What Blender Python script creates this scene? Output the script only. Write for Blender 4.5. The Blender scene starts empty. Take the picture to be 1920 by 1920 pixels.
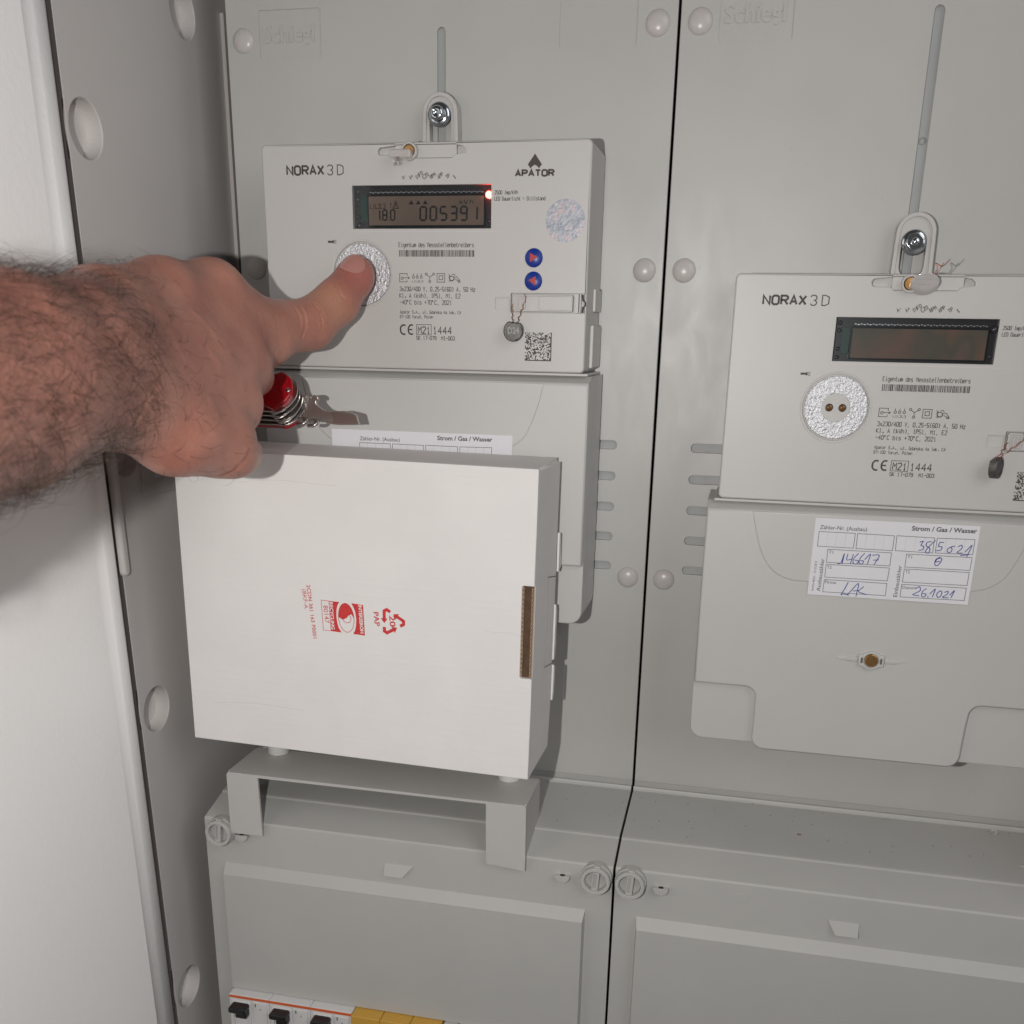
import bpy, bmesh, math, random
import numpy as np
from mathutils import Vector, Matrix
# all measures below are millimetres; MM turns them into metres
MM = 0.001
PEN = [[(103.7, -200.65),(105.5, -199.95),(106.6, -195.15),(106.1, -200.65)], [(108.4, -195.15),(108.2, -198.35),(111.1, -197.55)], [(111.1, -195.15),(110.2, -200.45)], [(113.7, -194.55),(111.8, -196.95),(111.4, -199.45),(113.0, -200.25),(114.0, -198.55),(112.0, -198.25)], [(116.7, -194.35),(114.9, -196.75),(114.4, -199.35),(115.7, -200.15),(116.6, -198.55),(114.9, -198.25)], [(117.0, -197.65),(119.5, -194.65),(118.6, -199.95)], [(120.3, -195.15),(123.9, -195.05),(121.9, -199.95)], [(121.2, -197.65),(123.9, -197.35)], [(142.6, -186.95),(144.2, -186.45),(143.4, -188.55),(144.7, -189.05),(144.4, -190.75),(142.5, -191.15)], [(148.5, -186.45),(146.2, -186.85),(146.0, -188.75),(147.9, -189.95),(147.5, -192.25),(146.0, -191.75),(146.9, -189.55),(150.0, -185.65)], [(154.1, -186.45),(152.2, -186.65),(151.9, -188.65),(153.5, -188.75),(153.2, -190.45),(151.0, -190.95)], [(158.2, -188.45),(156.4, -189.65),(156.4, -191.15),(157.8, -191.35),(158.5, -189.75),(157.8, -188.55),(159.7, -187.95)], [(161.1, -188.25),(162.8, -187.35),(162.9, -189.25),(161.0, -191.25),(163.8, -191.35)], [(164.8, -190.75),(167.6, -187.15),(165.9, -193.15)], [(162.8, -192.65),(167.0, -191.85)], [(153.6, -194.55),(151.6, -195.35),(151.3, -197.85),(152.5, -198.55),(153.9, -196.85),(154.3, -194.85),(152.8, -194.35),(151.5, -196.55),(153.7, -196.25)], [(110.3, -210.05),(109.1, -213.25),(107.5, -216.85),(108.6, -216.45),(111.6, -216.95)], [(110.4, -217.05),(112.4, -214.25),(115.5, -210.45),(115.0, -217.35)], [(113.1, -214.55),(115.9, -214.15)], [(118.3, -211.85),(116.0, -214.45),(117.9, -215.45),(120.4, -216.05)], [(143.8, -211.15),(145.6, -210.05),(146.1, -212.15),(142.9, -214.35),(146.0, -214.75)], [(149.1, -210.75),(147.5, -212.35),(147.3, -214.75),(148.6, -215.25),(149.3, -213.65),(147.7, -213.55)], [(150.3, -214.55),(150.5, -215.45)], [(151.0, -213.55),(153.4, -210.75),(152.5, -215.05)], [(155.8, -211.45),(154.5, -213.15),(155.1, -214.95),(156.4, -214.25),(156.8, -212.05),(155.6, -211.45)], [(157.5, -214.25),(157.7, -215.05)], [(158.0, -212.15),(159.6, -211.45),(159.5, -212.95),(157.6, -214.85),(160.5, -214.85)], [(160.7, -213.45),(162.7, -210.95),(161.5, -214.85)]]
LRECT = [[(92.8, -184.35),(110.8, -184.35),(110.7, -192.05),(92.8, -192.05)], [(112.0, -184.35),(130.0, -184.45),(130.0, -192.15),(112.0, -192.15)], [(131.2, -184.35),(149.4, -184.45),(149.5, -192.15),(131.4, -192.05)], [(150.7, -184.45),(168.6, -184.15),(168.6, -191.85),(150.7, -192.05)], [(98.1, -193.35),(129.7, -193.35),(129.7, -200.15),(98.2, -200.25)], [(98.2, -201.35),(129.7, -201.25),(129.5, -208.05),(98.2, -208.15)], [(98.2, -209.45),(129.5, -209.45),(129.5, -215.95),(98.0, -216.05)], [(137.1, -193.45),(168.6, -193.35),(168.5, -199.95),(137.1, -200.25)], [(137.0, -201.25),(168.4, -201.05),(168.3, -207.85),(137.0, -208.15)], [(136.8, -209.35),(168.2, -209.25),(168.1, -215.75),(136.8, -216.05)]]
LDOT = [[(97.3, -184.45),(97.2, -191.95)], [(101.9, -184.45),(101.7, -191.95)], [(106.3, -184.45),(106.2, -191.95)], [(116.5, -184.45),(116.4, -191.85)], [(120.9, -184.45),(120.8, -191.85)], [(125.2, -184.45),(125.2, -191.85)], [(135.8, -184.45),(135.8, -191.85)], [(140.4, -184.45),(140.4, -191.85)], [(144.9, -184.45),(145.0, -191.85)], [(155.1, -184.45),(155.2, -191.75)], [(159.6, -184.45),(159.7, -191.75)], [(164.1, -184.45),(164.2, -191.75)]]
LTEXT = [('Zähler-Nr. (Ausbau)', [(93.0, -183.05),(116.3, -182.95)], 0.9, 0),('Strom / Gas / Wasser', [(137.9, -181.25),(169.0, -180.95)], 1.0, 1),('T1', [(98.7, -195.45),(101.0, -195.55)], 0.75, 0),('T2', [(98.7, -203.45),(101.1, -203.45)], 0.75, 0),('Firma', [(98.6, -211.45),(104.2, -211.45)], 0.75, 0),('T1', [(137.7, -195.55),(139.9, -195.55)], 0.75, 0),('T2', [(137.7, -203.35),(139.9, -203.35)], 0.75, 0),('Datum', [(137.3, -211.65),(144.0, -211.55)], 0.75, 0),('Ausbauzähler', [(96.7, -215.95),(97.0, -198.35)], 0.9, 0),('Einbauzähler', [(135.3, -216.25),(135.6, -199.55)], 0.9, 0),('WWN 49551 - 13.10.2015', [(93.4, -216.05),(93.5, -200.05)], 0.45, 0)]
LCORN = [(90.4, -177.25),(170.4, -177.05),(169.4, -217.95),(90.1, -218.05)]
ICON = [[(119.2, -123.0),(119.2, -121.9),(115.0, -121.9),(114.9, -126.0),(119.0, -126.0),(119.0, -125.0)], [(117.0, -124.1),(116.9, -124.5),(116.6, -124.7),(116.3, -124.8),(116.0, -124.7),(115.8, -124.5),(115.7, -124.1),(115.8, -123.8),(116.0, -123.6),(116.3, -123.5),(116.7, -123.6),(116.9, -123.8),(117.0, -124.1)], [(117.1, -124.0),(120.3, -124.0)], [(119.5, -123.4),(120.4, -124.0),(119.5, -124.5)], [(122.6, -121.8),(122.6, -123.0)], [(123.2, -123.6),(123.1, -123.9),(122.9, -124.2),(122.6, -124.3),(122.3, -124.2),(122.1, -123.9),(122.0, -123.6),(122.1, -123.3),(122.3, -123.1),(122.6, -123.0),(122.9, -123.1),(123.1, -123.3),(123.2, -123.6)], [(124.7, -121.8),(124.7, -123.0)], [(125.3, -123.6),(125.2, -123.9),(125.0, -124.2),(124.7, -124.2),(124.4, -124.2),(124.2, -123.9),(124.1, -123.6),(124.2, -123.3),(124.4, -123.1),(124.7, -123.0),(125.0, -123.1),(125.2, -123.3),(125.3, -123.6)], [(126.9, -121.8),(126.9, -123.0)], [(127.5, -123.6),(127.4, -123.9),(127.2, -124.1),(126.9, -124.2),(126.6, -124.1),(126.4, -123.9),(126.3, -123.6),(126.4, -123.3),(126.6, -123.1),(126.9, -123.0),(127.2, -123.1),(127.4, -123.3),(127.5, -123.6)], [(130.2, -122.1),(130.1, -122.3),(129.9, -122.5),(129.7, -122.6),(129.4, -122.5),(129.2, -122.3),(129.1, -122.1),(129.2, -121.8),(129.4, -121.6),(129.7, -121.6),(129.9, -121.6),(130.2, -121.8),(130.2, -122.1)], [(134.3, -122.0),(134.2, -122.3),(134.0, -122.5),(133.7, -122.6),(133.4, -122.5),(133.2, -122.3),(133.1, -122.0),(133.2, -121.8),(133.4, -121.6),(133.7, -121.5),(134.0, -121.6),(134.2, -121.8),(134.3, -122.0)], [(132.2, -125.8),(132.1, -126.0),(131.9, -126.2),(131.6, -126.3),(131.3, -126.2),(131.1, -126.0),(131.0, -125.8),(131.1, -125.5),(131.3, -125.3),(131.6, -125.3),(131.9, -125.3),(132.1, -125.5),(132.2, -125.8)], [(130.0, -122.4),(131.6, -123.6),(133.3, -122.4)], [(131.6, -123.6),(131.6, -125.3)], [(135.6, -121.8),(139.8, -121.8),(139.8, -126.0),(135.6, -126.0),(135.6, -121.8)], [(136.7, -122.9),(138.7, -122.8),(138.7, -124.8),(136.7, -124.8),(136.7, -122.9)], [(145.0, -124.2),(144.9, -124.6),(144.6, -125.0),(144.1, -125.3),(143.6, -125.4),(143.1, -125.3),(142.7, -125.1),(142.4, -124.7),(142.3, -124.2),(142.4, -123.7),(142.7, -123.4),(143.1, -123.1),(143.6, -123.0),(144.1, -123.1),(144.6, -123.3),(144.9, -123.7),(145.0, -124.2)], [(144.8, -124.1),(144.7, -124.6),(144.2, -125.0),(143.6, -125.2),(143.0, -125.0),(142.6, -124.6),(142.5, -124.1),(142.6, -123.6),(143.0, -123.2),(143.6, -123.0),(144.2, -123.2),(144.7, -123.6),(144.8, -124.1)], [(141.9, -122.1),(142.8, -123.0),(141.9, -123.5)], [(143.6, -122.5),(144.9, -122.0),(145.5, -122.8)], [(145.1, -123.5),(146.4, -123.3),(147.8, -124.9),(148.2, -125.9),(147.2, -125.9),(146.4, -124.9),(145.4, -124.4)], [(141.9, -125.4),(142.9, -125.5)], [(148.0, -125.6),(147.9, -125.8),(147.6, -126.0),(147.3, -126.0),(147.1, -125.8),(147.0, -125.6),(147.1, -125.3),(147.3, -125.1),(147.6, -125.1),(147.9, -125.3),(148.0, -125.6)]]
CE = [[(117.8, -147.7),(116.2, -147.7),(115.2, -148.7),(115.0, -149.9),(115.2, -151.2),(116.3, -152.2),(117.7, -152.2)], [(122.0, -147.6),(120.6, -147.6),(119.6, -148.7),(119.4, -149.9),(119.6, -151.2),(120.5, -152.1),(122.0, -152.1)], [(119.5, -149.9),(121.6, -149.8)], [(124.0, -147.3),(132.2, -147.2),(132.2, -152.4),(123.9, -152.3),(124.0, -147.3)]]
MTEXT = [('3x230/400 V, 0,25-5(60) A, 50 Hz', [(114.9, -130.5),(156.3, -130.4)], 2.6),('Kl. A (kWh), IP51, M1, E2', [(114.8, -133.8),(148.2, -133.8)], 2.6),('-40°C bis +70°C, 2021', [(114.8, -137.1),(143.5, -137.0)], 2.6),('Apator S.A., ul. Gdańska 4a lok. C4', [(114.9, -141.7),(148.6, -141.5)], 1.9),('87-100 Toruń, Polen', [(114.8, -144.1),(133.2, -143.9)], 1.9),('SK 17-079  MI-003', [(123.9, -154.9),(145.1, -154.8)], 2.3),('M21', [(124.9, -151.7),(131.5, -151.6)], 4.2),('1444', [(133.3, -151.8),(143.4, -151.6)], 4.4),('L1L2L3', [(121.8, -126.1),(127.8, -126.1)], 1.2)]
EIG = [(114.8, -108.9),(155.4, -109.1)]
BAR = [(114.9, -110.4),(155.4, -113.6)]
OPEN = [(70.7, -184.9),(73.5, -183.4),(79.3, -183.1),(81.6, -182.9),(83.5, -183.6),(84.2, -185.0),(83.5, -185.7),(82.4, -185.3),(82.6, -187.0),(84.4, -188.9),(86.0, -190.1),(88.0, -190.8),(91.1, -190.8),(97.1, -190.4),(101.5, -191.2),(104.3, -192.0),(105.7, -196.9),(95.9, -197.5),(92.5, -197.4),(82.4, -195.8),(70.9, -193.7),(66.8, -192.8)]
OPENB = [(90.9, -190.8),(105.7, -196.9)]
HAND = [('F', (93.0, -423.2, -165.9),(75.2, -314.5, -162.0), 25, 25),('F', (75.2, -314.5, -162.0),(72.6, -276.7, -157.4), 25, 19.5),('F', (94.9, -429.9, -186.5),(76.6, -319.6, -177.8), 26, 21.5),('F', (76.6, -319.6, -177.8),(68.9, -250.8, -173.9), 21.5, 18.5),('F', (94.0, -426.7, -176.5),(69.2, -262.4, -163.8), 28, 23),('H', (72.6, -276.7, -157.4),(62.8, -240.4, -149.2), 19, 18),('H', (59.6, -236.3, -144.8),(57.9, -189.5, -139.6), 14.5, 15),('H', (57.9, -189.5, -139.6),(62.2, -152.6, -135.5), 15, 12.8),('H', (62.2, -152.6, -135.5),(69.8, -115.3, -151.4), 12.8, 12.2),('H', (69.4, -250.1, -165.9),(65.8, -195.2, -167.4), 20, 19),('H', (65.8, -195.2, -167.4),(68.2, -156.9, -161.3), 19, 16),('H', (61.9, -225.6, -152.8),(66.1, -137.9, -158.0), 17, 13.6),('H', (63.8, -230.1, -160.6),(72.5, -150.8, -168.3), 18, 14.2),('H', (68.1, -238.2, -168.2),(77.0, -169.9, -182.5), 18, 14.2),('H', (71.2, -244.1, -174.7),(80.3, -189.0, -196.2), 17.5, 14.8),('H', (71.4, -250.0, -176.3),(76.4, -219.6, -191.6), 15.5, 15.5),('H', (76.4, -219.6, -191.6),(82.0, -193.6, -198.0), 15.5, 13.6),('H', (58.7, -170.6, -148.1),(72.7, -121.9, -156.7), 16, 12),('T', (69.8, -115.3, -151.4),(81.7, -91.1, -148.5), 13.6, 12.4),('T', (81.7, -91.1, -148.5),(89.9, -73.5, -137.0), 12.2, 11.2),('T', (89.9, -73.5, -137.0),(94.4, -59.8, -125.2), 11.2, 9.6),('T', (94.4, -59.8, -125.2),(95.1, -57.8, -123.0), 9.6, 9.4),('P', (85.7, -188.0, -202.9),(72.5, -155.3, -206.3), 10.5, 9.8),('P', (72.5, -155.3, -206.3),(50.8, -132.8, -205.6), 9.8, 8.6),('P', (50.8, -132.8, -205.6),(45.0, -141.7, -196.2), 8.6, 7.8),('P', (75.3, -164.4, -187.5),(61.2, -130.3, -189.4), 11, 9.8),('P', (61.2, -130.3, -189.4),(41.2, -113.2, -195.8), 9.8, 8.6),('P', (41.2, -113.2, -195.8),(40.4, -134.9, -189.3), 8.6, 7.8),('P', (73.6, -148.2, -170.7),(61.9, -115.9, -173.2), 11, 10),('P', (61.9, -115.9, -173.2),(40.1, -94.7, -182.4), 9.6, 8.6),('P', (40.1, -94.7, -182.4),(39.6, -121.9, -182.4), 8.6, 7.8),('P', (66.5, -135.0, -159.2),(59.4, -107.9, -160.8), 11, 10),('P', (59.4, -107.9, -160.8),(38.6, -88.8, -170.6), 9.6, 8.6),('P', (38.6, -88.8, -170.6),(37.4, -113.6, -172.6), 8.6, 7.8)]
NAIL = [(99.6, -69.4, -121.9),(95.6, -69.4, -119.4),(93.0, -74.2, -125.5)]
CREASE = [[(88.1, -99.3, -135.6),(91.5, -99.9, -139.5),(95.3, -100.8, -144.4),(97.6, -102.0, -149.4)], [(90.1, -98.5, -134.6),(93.5, -99.1, -138.5),(97.6, -100.1, -143.9)], [(85.1, -107.4, -138.3),(88.9, -108.6, -144.2),(91.0, -110.3, -150.3),(90.5, -112.5, -156.4)], [(83.1, -110.6, -139.9),(85.7, -111.5, -144.3),(87.7, -112.9, -149.6)], [(93.9, -85.0, -126.0),(98.9, -86.3, -133.0),(103.6, -86.3, -136.0),(108.7, -84.8, -134.9)], [(86.3, -201.0, -209.8),(93.9, -198.9, -208.5),(98.8, -196.6, -205.0),(101.0, -194.5, -200.3)], [(78.1, -129.3, -147.1),(80.7, -132.0, -156.6),(81.1, -135.2, -166.1)], [(76.1, -144.2, -145.1),(78.7, -146.4, -153.1),(80.0, -148.9, -161.2)], [(80.6, -266.6, -170.7),(83.3, -269.1, -179.6),(87.2, -271.0, -187.6)], [(63.4, -204.0, -169.3),(74.0, -200.9, -167.0),(84.7, -198.4, -166.9)], [(60.1, -200.4, -156.9),(72.7, -196.4, -153.5),(85.6, -193.5, -153.3)], [(68.0, -217.5, -180.1),(79.7, -215.6, -182.0),(89.6, -215.1, -186.9)]]
CREASE_W = [(0.5, 0.55),(0.35, 0.5),(0.45, 0.7),(0.3, 0.6),(0.25, 0.6),(0.7, 0.8),(0.35, 0.9),(0.25, 0.8),(0.5, 1.4),(-0.3, 1.6),(-0.3, 1.6),(-0.25, 1.5)]
ZONE = [(101.1, -68.8, -121.3),(91.4, -86.9, -136.1),(98.3, -81.2, -133.3)]
CAMM = [[0.975137, 0.220902, 0.017603], [-0.086914, 0.308177, 0.94735], [0.203847, -0.925326, 0.319715]]
CAMC = [302.82, -604.44, -151.73]
F = 1930.78
S = bpy.context.scene
# ---------------------------------------------------------------- camera
cd = bpy.data.cameras.new('camera'); cam = bpy.data.objects.new('camera', cd); S.collection.objects.link(cam)
r, u, b = CAMM
cam.matrix_world = Matrix(((r[0], u[0], b[0], CAMC[0]*MM), (r[1], u[1], b[1], CAMC[1]*MM), (r[2], u[2], b[2], CAMC[2]*MM), (0, 0, 0, 1)))
cd.sensor_width = 36; cd.lens = 36*F/1920; cd.shift_y = 320/1920      # upper part of a portrait frame
cd.clip_start = 0.02; cd.clip_end = 20
cd.dof.use_dof = True; cd.dof.focus_distance = 0.575; cd.dof.aperture_fstop = 20
S.camera = cam
# ---------------------------------------------------------------- light: phone flash beside the lens + dim room
S.world = bpy.data.worlds.new('World'); S.world.use_nodes = True
bgn = S.world.node_tree.nodes['Background']; bgn.inputs[0].default_value = (1.0, 0.97, 0.94, 1); bgn.inputs[1].default_value = 0.05
ld = bpy.data.lights.new('flash', 'POINT'); ld.energy = FLASH = 6.4; ld.shadow_soft_size = 0.0035; ld.color = (1.0, 0.975, 0.95)
flash = bpy.data.objects.new('flash', ld); S.collection.objects.link(flash)
flash.location = (Vector(CAMC)-Vector(CAMM[0])*77-Vector(CAMM[2])*4)*MM      # beside the lens on the phone
wd = bpy.data.lights.new('room_window', 'AREA'); wd.shape = 'RECTANGLE'; wd.size = .75; wd.size_y = .9; wd.energy = 4.0; wd.color = (.97, .98, 1.0)      # daylit window behind the photographer, to the right
win = bpy.data.objects.new('room_window', wd); S.collection.objects.link(win); win.location = (1.05, -.85, .36)
win.rotation_euler = (Vector((.15, -.05, -.25))-Vector(win.location)).to_track_quat('-Z', 'Y').to_euler()
S.view_settings.view_transform = 'Standard'; S.view_settings.look = 'None'; S.view_settings.exposure = 0; S.view_settings.gamma = 1
S.render.engine = 'CYCLES'
try: S.cycles.max_bounces = 8
except Exception: pass
# ---------------------------------------------------------------- materials
def lin(h):
    c = [int(h[i:i+2], 16)/255 for i in (0, 2, 4)]
    return [x/12.92 if x <= .04045 else ((x+.055)/1.055)**2.4 for x in c]
def mat(name, rgb, rough=.5, metal=0, spec=.5, bump=None, vary=0, vscale=30, rvary=None, emit=None, coat=0, sss=0):
    m = bpy.data.materials.new(name); m.use_nodes = True; nt = m.node_tree; N = nt.nodes; L = nt.links; B = N['Principled BSDF']
    if isinstance(rgb, str): rgb = lin(rgb)
    B.inputs['Base Color'].default_value = (*rgb, 1); B.inputs['Roughness'].default_value = rough; B.inputs['Metallic'].default_value = metal
    B.inputs['Specular IOR Level'].default_value = spec; B.inputs['Coat Weight'].default_value = coat
    if sss: B.inputs['Subsurface Weight'].default_value = sss; B.inputs['Subsurface Radius'].default_value = (1, .35, .2); B.inputs['Subsurface Scale'].default_value = .004
    tc = N.new('ShaderNodeTexCoord')
    def noise(scale, det=3, dist=0):
        n = N.new('ShaderNodeTexNoise'); n.inputs['Scale'].default_value = scale; n.inputs['Detail'].default_value = det; n.inputs['Distortion'].default_value = dist
        L.new(tc.outputs['Object'], n.inputs['Vector']); return n
    if vary:
        n = noise(vscale, 5, .3); mr = N.new('ShaderNodeMapRange'); mr.inputs[1].default_value = .3; mr.inputs[2].default_value = .7; mr.inputs[3].default_value = 1-vary; mr.inputs[4].default_value = 1+vary*.5
        L.new(n.outputs[0], mr.inputs[0]); mx = N.new('ShaderNodeVectorMath'); mx.operation = 'SCALE'; mx.inputs[0].default_value = rgb; L.new(mr.outputs[0], mx.inputs[3]); L.new(mx.outputs[0], B.inputs['Base Color'])
    if rvary:
        n = noise(1.0, 5, .6); mp = N.new('ShaderNodeMapping'); mp.inputs['Scale'].default_value = rvary[2]; L.new(tc.outputs['Object'], mp.inputs[0]); L.new(mp.outputs[0], n.inputs['Vector']); mr = N.new('ShaderNodeMapRange'); mr.inputs[1].default_value = .35; mr.inputs[2].default_value = .65; mr.inputs[3].default_value = rvary[0]; mr.inputs[4].default_value = rvary[1]
        L.new(n.outputs[0], mr.inputs[0]); L.new(mr.outputs[0], B.inputs['Roughness'])
    if bump:
        prev = None
        for sc, st, dist in bump:
            n = noise(sc, 2); bp = N.new('ShaderNodeBump'); bp.inputs['Strength'].default_value = st; bp.inputs['Distance'].default_value = dist
            L.new(n.outputs[0], bp.inputs['Height'])
            if prev: L.new(prev.outputs[0], bp.inputs['Normal'])
            prev = bp
        L.new(prev.outputs[0], B.inputs['Normal'])
    if emit: B.inputs['Emission Color'].default_value = (*emit[0], 1); B.inputs['Emission Strength'].default_value = emit[1]
    return m
BOARD = mat('board_plastic', (.50, .493, .468), .42, bump=[(1600, .06, .00005)], vary=.035, vscale=18, rvary=(.40, .46, (70, 70, 30)), spec=.7)
BOARD2 = mat('cover_plastic', (.465, .46, .438), .5, bump=[(2600, .18, .00005)], vary=.03, vscale=25)
SLOTM = mat('slot_plastic', (.40, .41, .405), .5, vary=.05)
DOME = mat('dome_cap_plastic', (.56, .525, .505), .3, bump=[(900, .06, .0001)])
METER = mat('meter_plastic', (.53, .512, .49), .44, spec=.7, bump=[(1500, .5, .00009)], vary=.02, vscale=20)
LIDM = mat('terminal_lid_plastic', (.53, .522, .50), .44, spec=.7, bump=[(1500, .5, .00009)], vary=.02, vscale=20)
WALLM = mat('side_wall_plastic', (.60, .57, .55), .48, bump=[(1900, .12, .00005)], vary=.03, vscale=14)
DOORM = mat('white_powder_coat', (.92, .905, .89), .38, bump=[(300, .35, .0004), (800, .25, .00015), (60, .08, .0006)])
DARK = mat('dark_gap', (.012, .011, .011), .8)  # near-black stands in for shade in gaps, holes and behind the boards
GAPM = mat('brown_grey_gap_shade', (.13, .105, .095), .7)  # dark tone standing in for shade inside narrow gaps and slots
INK = mat('print_ink', (.06, .045, .042), .6)
PAPER = mat('label_paper', (.74, .73, .76), .7, vary=.02, vscale=60)
PEN_ = mat('blue_pen', (.03, .055, .30), .5)
GREYINK = mat('grey_ink', (.10, .10, .105), .6)
CARD = mat('white_card', (.775, .75, .73), .7, bump=[(35, .22, .0009), (260, .2, .0003), (1300, .12, .00006)], vary=.03, vscale=30)
CARDB = mat('brown_corrugated', (.115, .065, .036), .85, vary=.3, vscale=300)
REDINK = mat('red_ink', (.62, .035, .035), .6, vary=.25, vscale=900)
METALG = mat('grey_painted_sheet', (.50, .485, .465), .5, bump=[(2200, .1, .00005)], vary=.03)
CHROME = mat('zinc_metal', (.62, .66, .70), .14, 1)
STEEL = mat('polished_steel', (.50, .47, .45), .30, 1)
BRASS = mat('brass', (.62, .36, .14), .35, 1, vary=.2, vscale=800)
FOIL = mat('silver_foil', (.62, .62, .64), .5, .85, bump=[(800, 1.0, .0006), (2200, .6, .0002)])
LEAD = mat('lead', (.14, .135, .13), .55, .7, bump=[(700, .5, .0003)], vary=.3, vscale=250)
COPPER = mat('copper_wire', (.42, .13, .07), .4, 1)
def grain(m, sc, st, dist):
    N = m.node_tree.nodes; L = m.node_tree.links; B = N['Principled BSDF']; tc = N.new('ShaderNodeTexCoord'); mp = N.new('ShaderNodeMapping'); mp.inputs['Scale'].default_value = sc
    n = N.new('ShaderNodeTexNoise'); n.inputs['Scale'].default_value = 1; n.inputs['Detail'].default_value = 3; bp = N.new('ShaderNodeBump'); bp.inputs['Strength'].default_value = st; bp.inputs['Distance'].default_value = dist
    L.new(tc.outputs['Object'], mp.inputs[0]); L.new(mp.outputs[0], n.inputs['Vector']); L.new(n.outputs[0], bp.inputs['Height'])
    if B.inputs['Normal'].links: L.new(B.inputs['Normal'].links[0].from_socket, bp.inputs['Normal'])
    L.new(bp.outputs[0], B.inputs['Normal'])
grain(CARD, (25, 25, 480), .30, .0004)
BLUE = mat('blue_button', (.008, .035, .27), .35)
REDB = mat('red_arrow', (.42, .02, .02), .4)
LCDM = mat('lcd_glass', (.19, .135, .10), .3, vary=.2, vscale=40)
LCDK = mat('lcd_segment', (.008, .006, .006), .4)
PCB = mat('green_board', (.008, .045, .032), .4)
BEZEL = mat('black_bezel', (.022, .021, .022), .35)
SILV = mat('pin_metal', (.65, .65, .65), .3, 1)
CLEARP = mat('milky_seal_plastic', (.84, .80, .79), .12, coat=.6, bump=[(300, .2, .0004)])
CLEARP.node_tree.nodes['Principled BSDF'].inputs['Transmission Weight'].default_value = .45
WHITEP = mat('white_plastic', (.66, .65, .64), .4)
GOLD = mat('ochre_plastic', (.58, .33, .055), .45, bump=[(1500, .1, .0001)])
ORANGE = mat('orange_stripe', (.66, .12, .03), .45)
BLACKP = mat('black_plastic', (.010, .010, .011), .3)
REDP = mat('red_shell', (.33, .004, .01), .1, coat=.5)
NAILM = mat('nail', (.50, .235, .20), .22, coat=.3, sss=.2)
HAIRM = mat('dark_hair', (.055, .030, .018), .35, spec=.5)
LEDM = mat('red_led', (1, .1, .08), .3, emit=((1.0, .055, .04), 24))
def glassm():
    m = bpy.data.materials.new('window_glass'); m.use_nodes = True; N = m.node_tree.nodes; L = m.node_tree.links
    for n in list(N): N.remove(n)
    o = N.new('ShaderNodeOutputMaterial'); mx = N.new('ShaderNodeMixShader'); t = N.new('ShaderNodeBsdfTransparent'); g = N.new('ShaderNodeBsdfGlossy'); f = N.new('ShaderNodeFresnel')
    f.inputs[0].default_value = 1.25; g.inputs['Roughness'].default_value = .04; t.inputs[0].default_value = (.93, .94, .95, 1)
    L.new(f.outputs[0], mx.inputs[0]); L.new(t.outputs[0], mx.inputs[1]); L.new(g.outputs[0], mx.inputs[2]); L.new(mx.outputs[0], o.inputs[0]); return m
GLASS = glassm()
def rampmat(name, stops, scale, rough, metal, det=3, dist=1.0, bump=0, wx=1.0):
    m = mat(name, (.5, .5, .5), rough, metal, bump=[(700, bump, .0003)] if bump else None); N = m.node_tree.nodes; L = m.node_tree.links; B = N['Principled BSDF']
    tc = N.new('ShaderNodeTexCoord'); mp = N.new('ShaderNodeMapping'); mp.inputs['Scale'].default_value = (wx, 1, 1); n = N.new('ShaderNodeTexNoise'); n.inputs['Scale'].default_value = scale; n.inputs['Detail'].default_value = det; n.inputs['Distortion'].default_value = dist
    cr = N.new('ShaderNodeValToRGB'); e = cr.color_ramp.elements
    while len(e) < len(stops): e.new(.5)
    for k, (p, c) in enumerate(stops): e[k].position = p; e[k].color = (*c, 1)
    L.new(tc.outputs['Object'], mp.inputs[0]); L.new(mp.outputs[0], n.inputs['Vector']); L.new(n.outputs[0], cr.inputs[0]); L.new(cr.outputs[0], B.inputs['Base Color']); return m
HOLO = rampmat('hologram_foil', [(.25, (.26, .26, .28)), (.4, (.27, .29, .33)), (.52, (.36, .37, .40)), (.6, (.42, .32, .34)), (.68, (.36, .48, .48)), (.8, (.55, .54, .5))], 170, .45, .45, 6, 2, .35)
LCDB = rampmat('blank_lcd', [(.3, (.26, .13, .09)), (.45, (.12, .11, .085)), (.6, (.24, .13, .10)), (.7, (.15, .09, .10))], 28, .25, 0, 2, .5)  # brown-green sheen of the blank display painted into its colour
# ---------------------------------------------------------------- shape helpers
WL = {}
def ident(x, y, z): return (x, y, z)
def NB(): return bmesh.new()
def link(name, data, parent, base):
    o = bpy.data.objects.new(name, data); S.collection.objects.link(o)
    if parent is not None:
        o.parent = parent; WL[o.name] = WL[parent.name]
    else:
        o.location = Vector(base)*MM; WL[o.name] = Vector(base)
    return o
def part(name, bm, m, parent=None, base=(0, 0, 0), label=None, recalc=True, kind=None):
    off = WL[parent.name] if parent is not None else Vector(base)
    if recalc: bmesh.ops.recalc_face_normals(bm, faces=bm.faces[:])
    for v in bm.verts: v.co = (v.co-off)*MM
    me = bpy.data.meshes.new(name); bm.to_mesh(me); bm.free()
    for q in (m if isinstance(m, (list, tuple)) else [m]): me.materials.append(q)
    o = link(name, me, parent, base)
    if label: o['label'] = label
    if kind: o['kind'] = kind
    return o
def thing(name, base, label, cat, group=None):
    o = link(name, None, None, base); return tag(o, label, cat, group)
def tag(o, label=None, cat=None, group=None, kind=None):
    if label: o['label'] = label
    if cat: o['category'] = cat
    if group: o['group'] = group
    if kind: o['kind'] = kind
    return o
def arc(cx, cz, r, a0, a1, n=6): return [(cx+r*math.cos(math.radians(a0+(a1-a0)*i/n)), cz+r*math.sin(math.radians(a0+(a1-a0)*i/n))) for i in range(n+1)]
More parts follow.
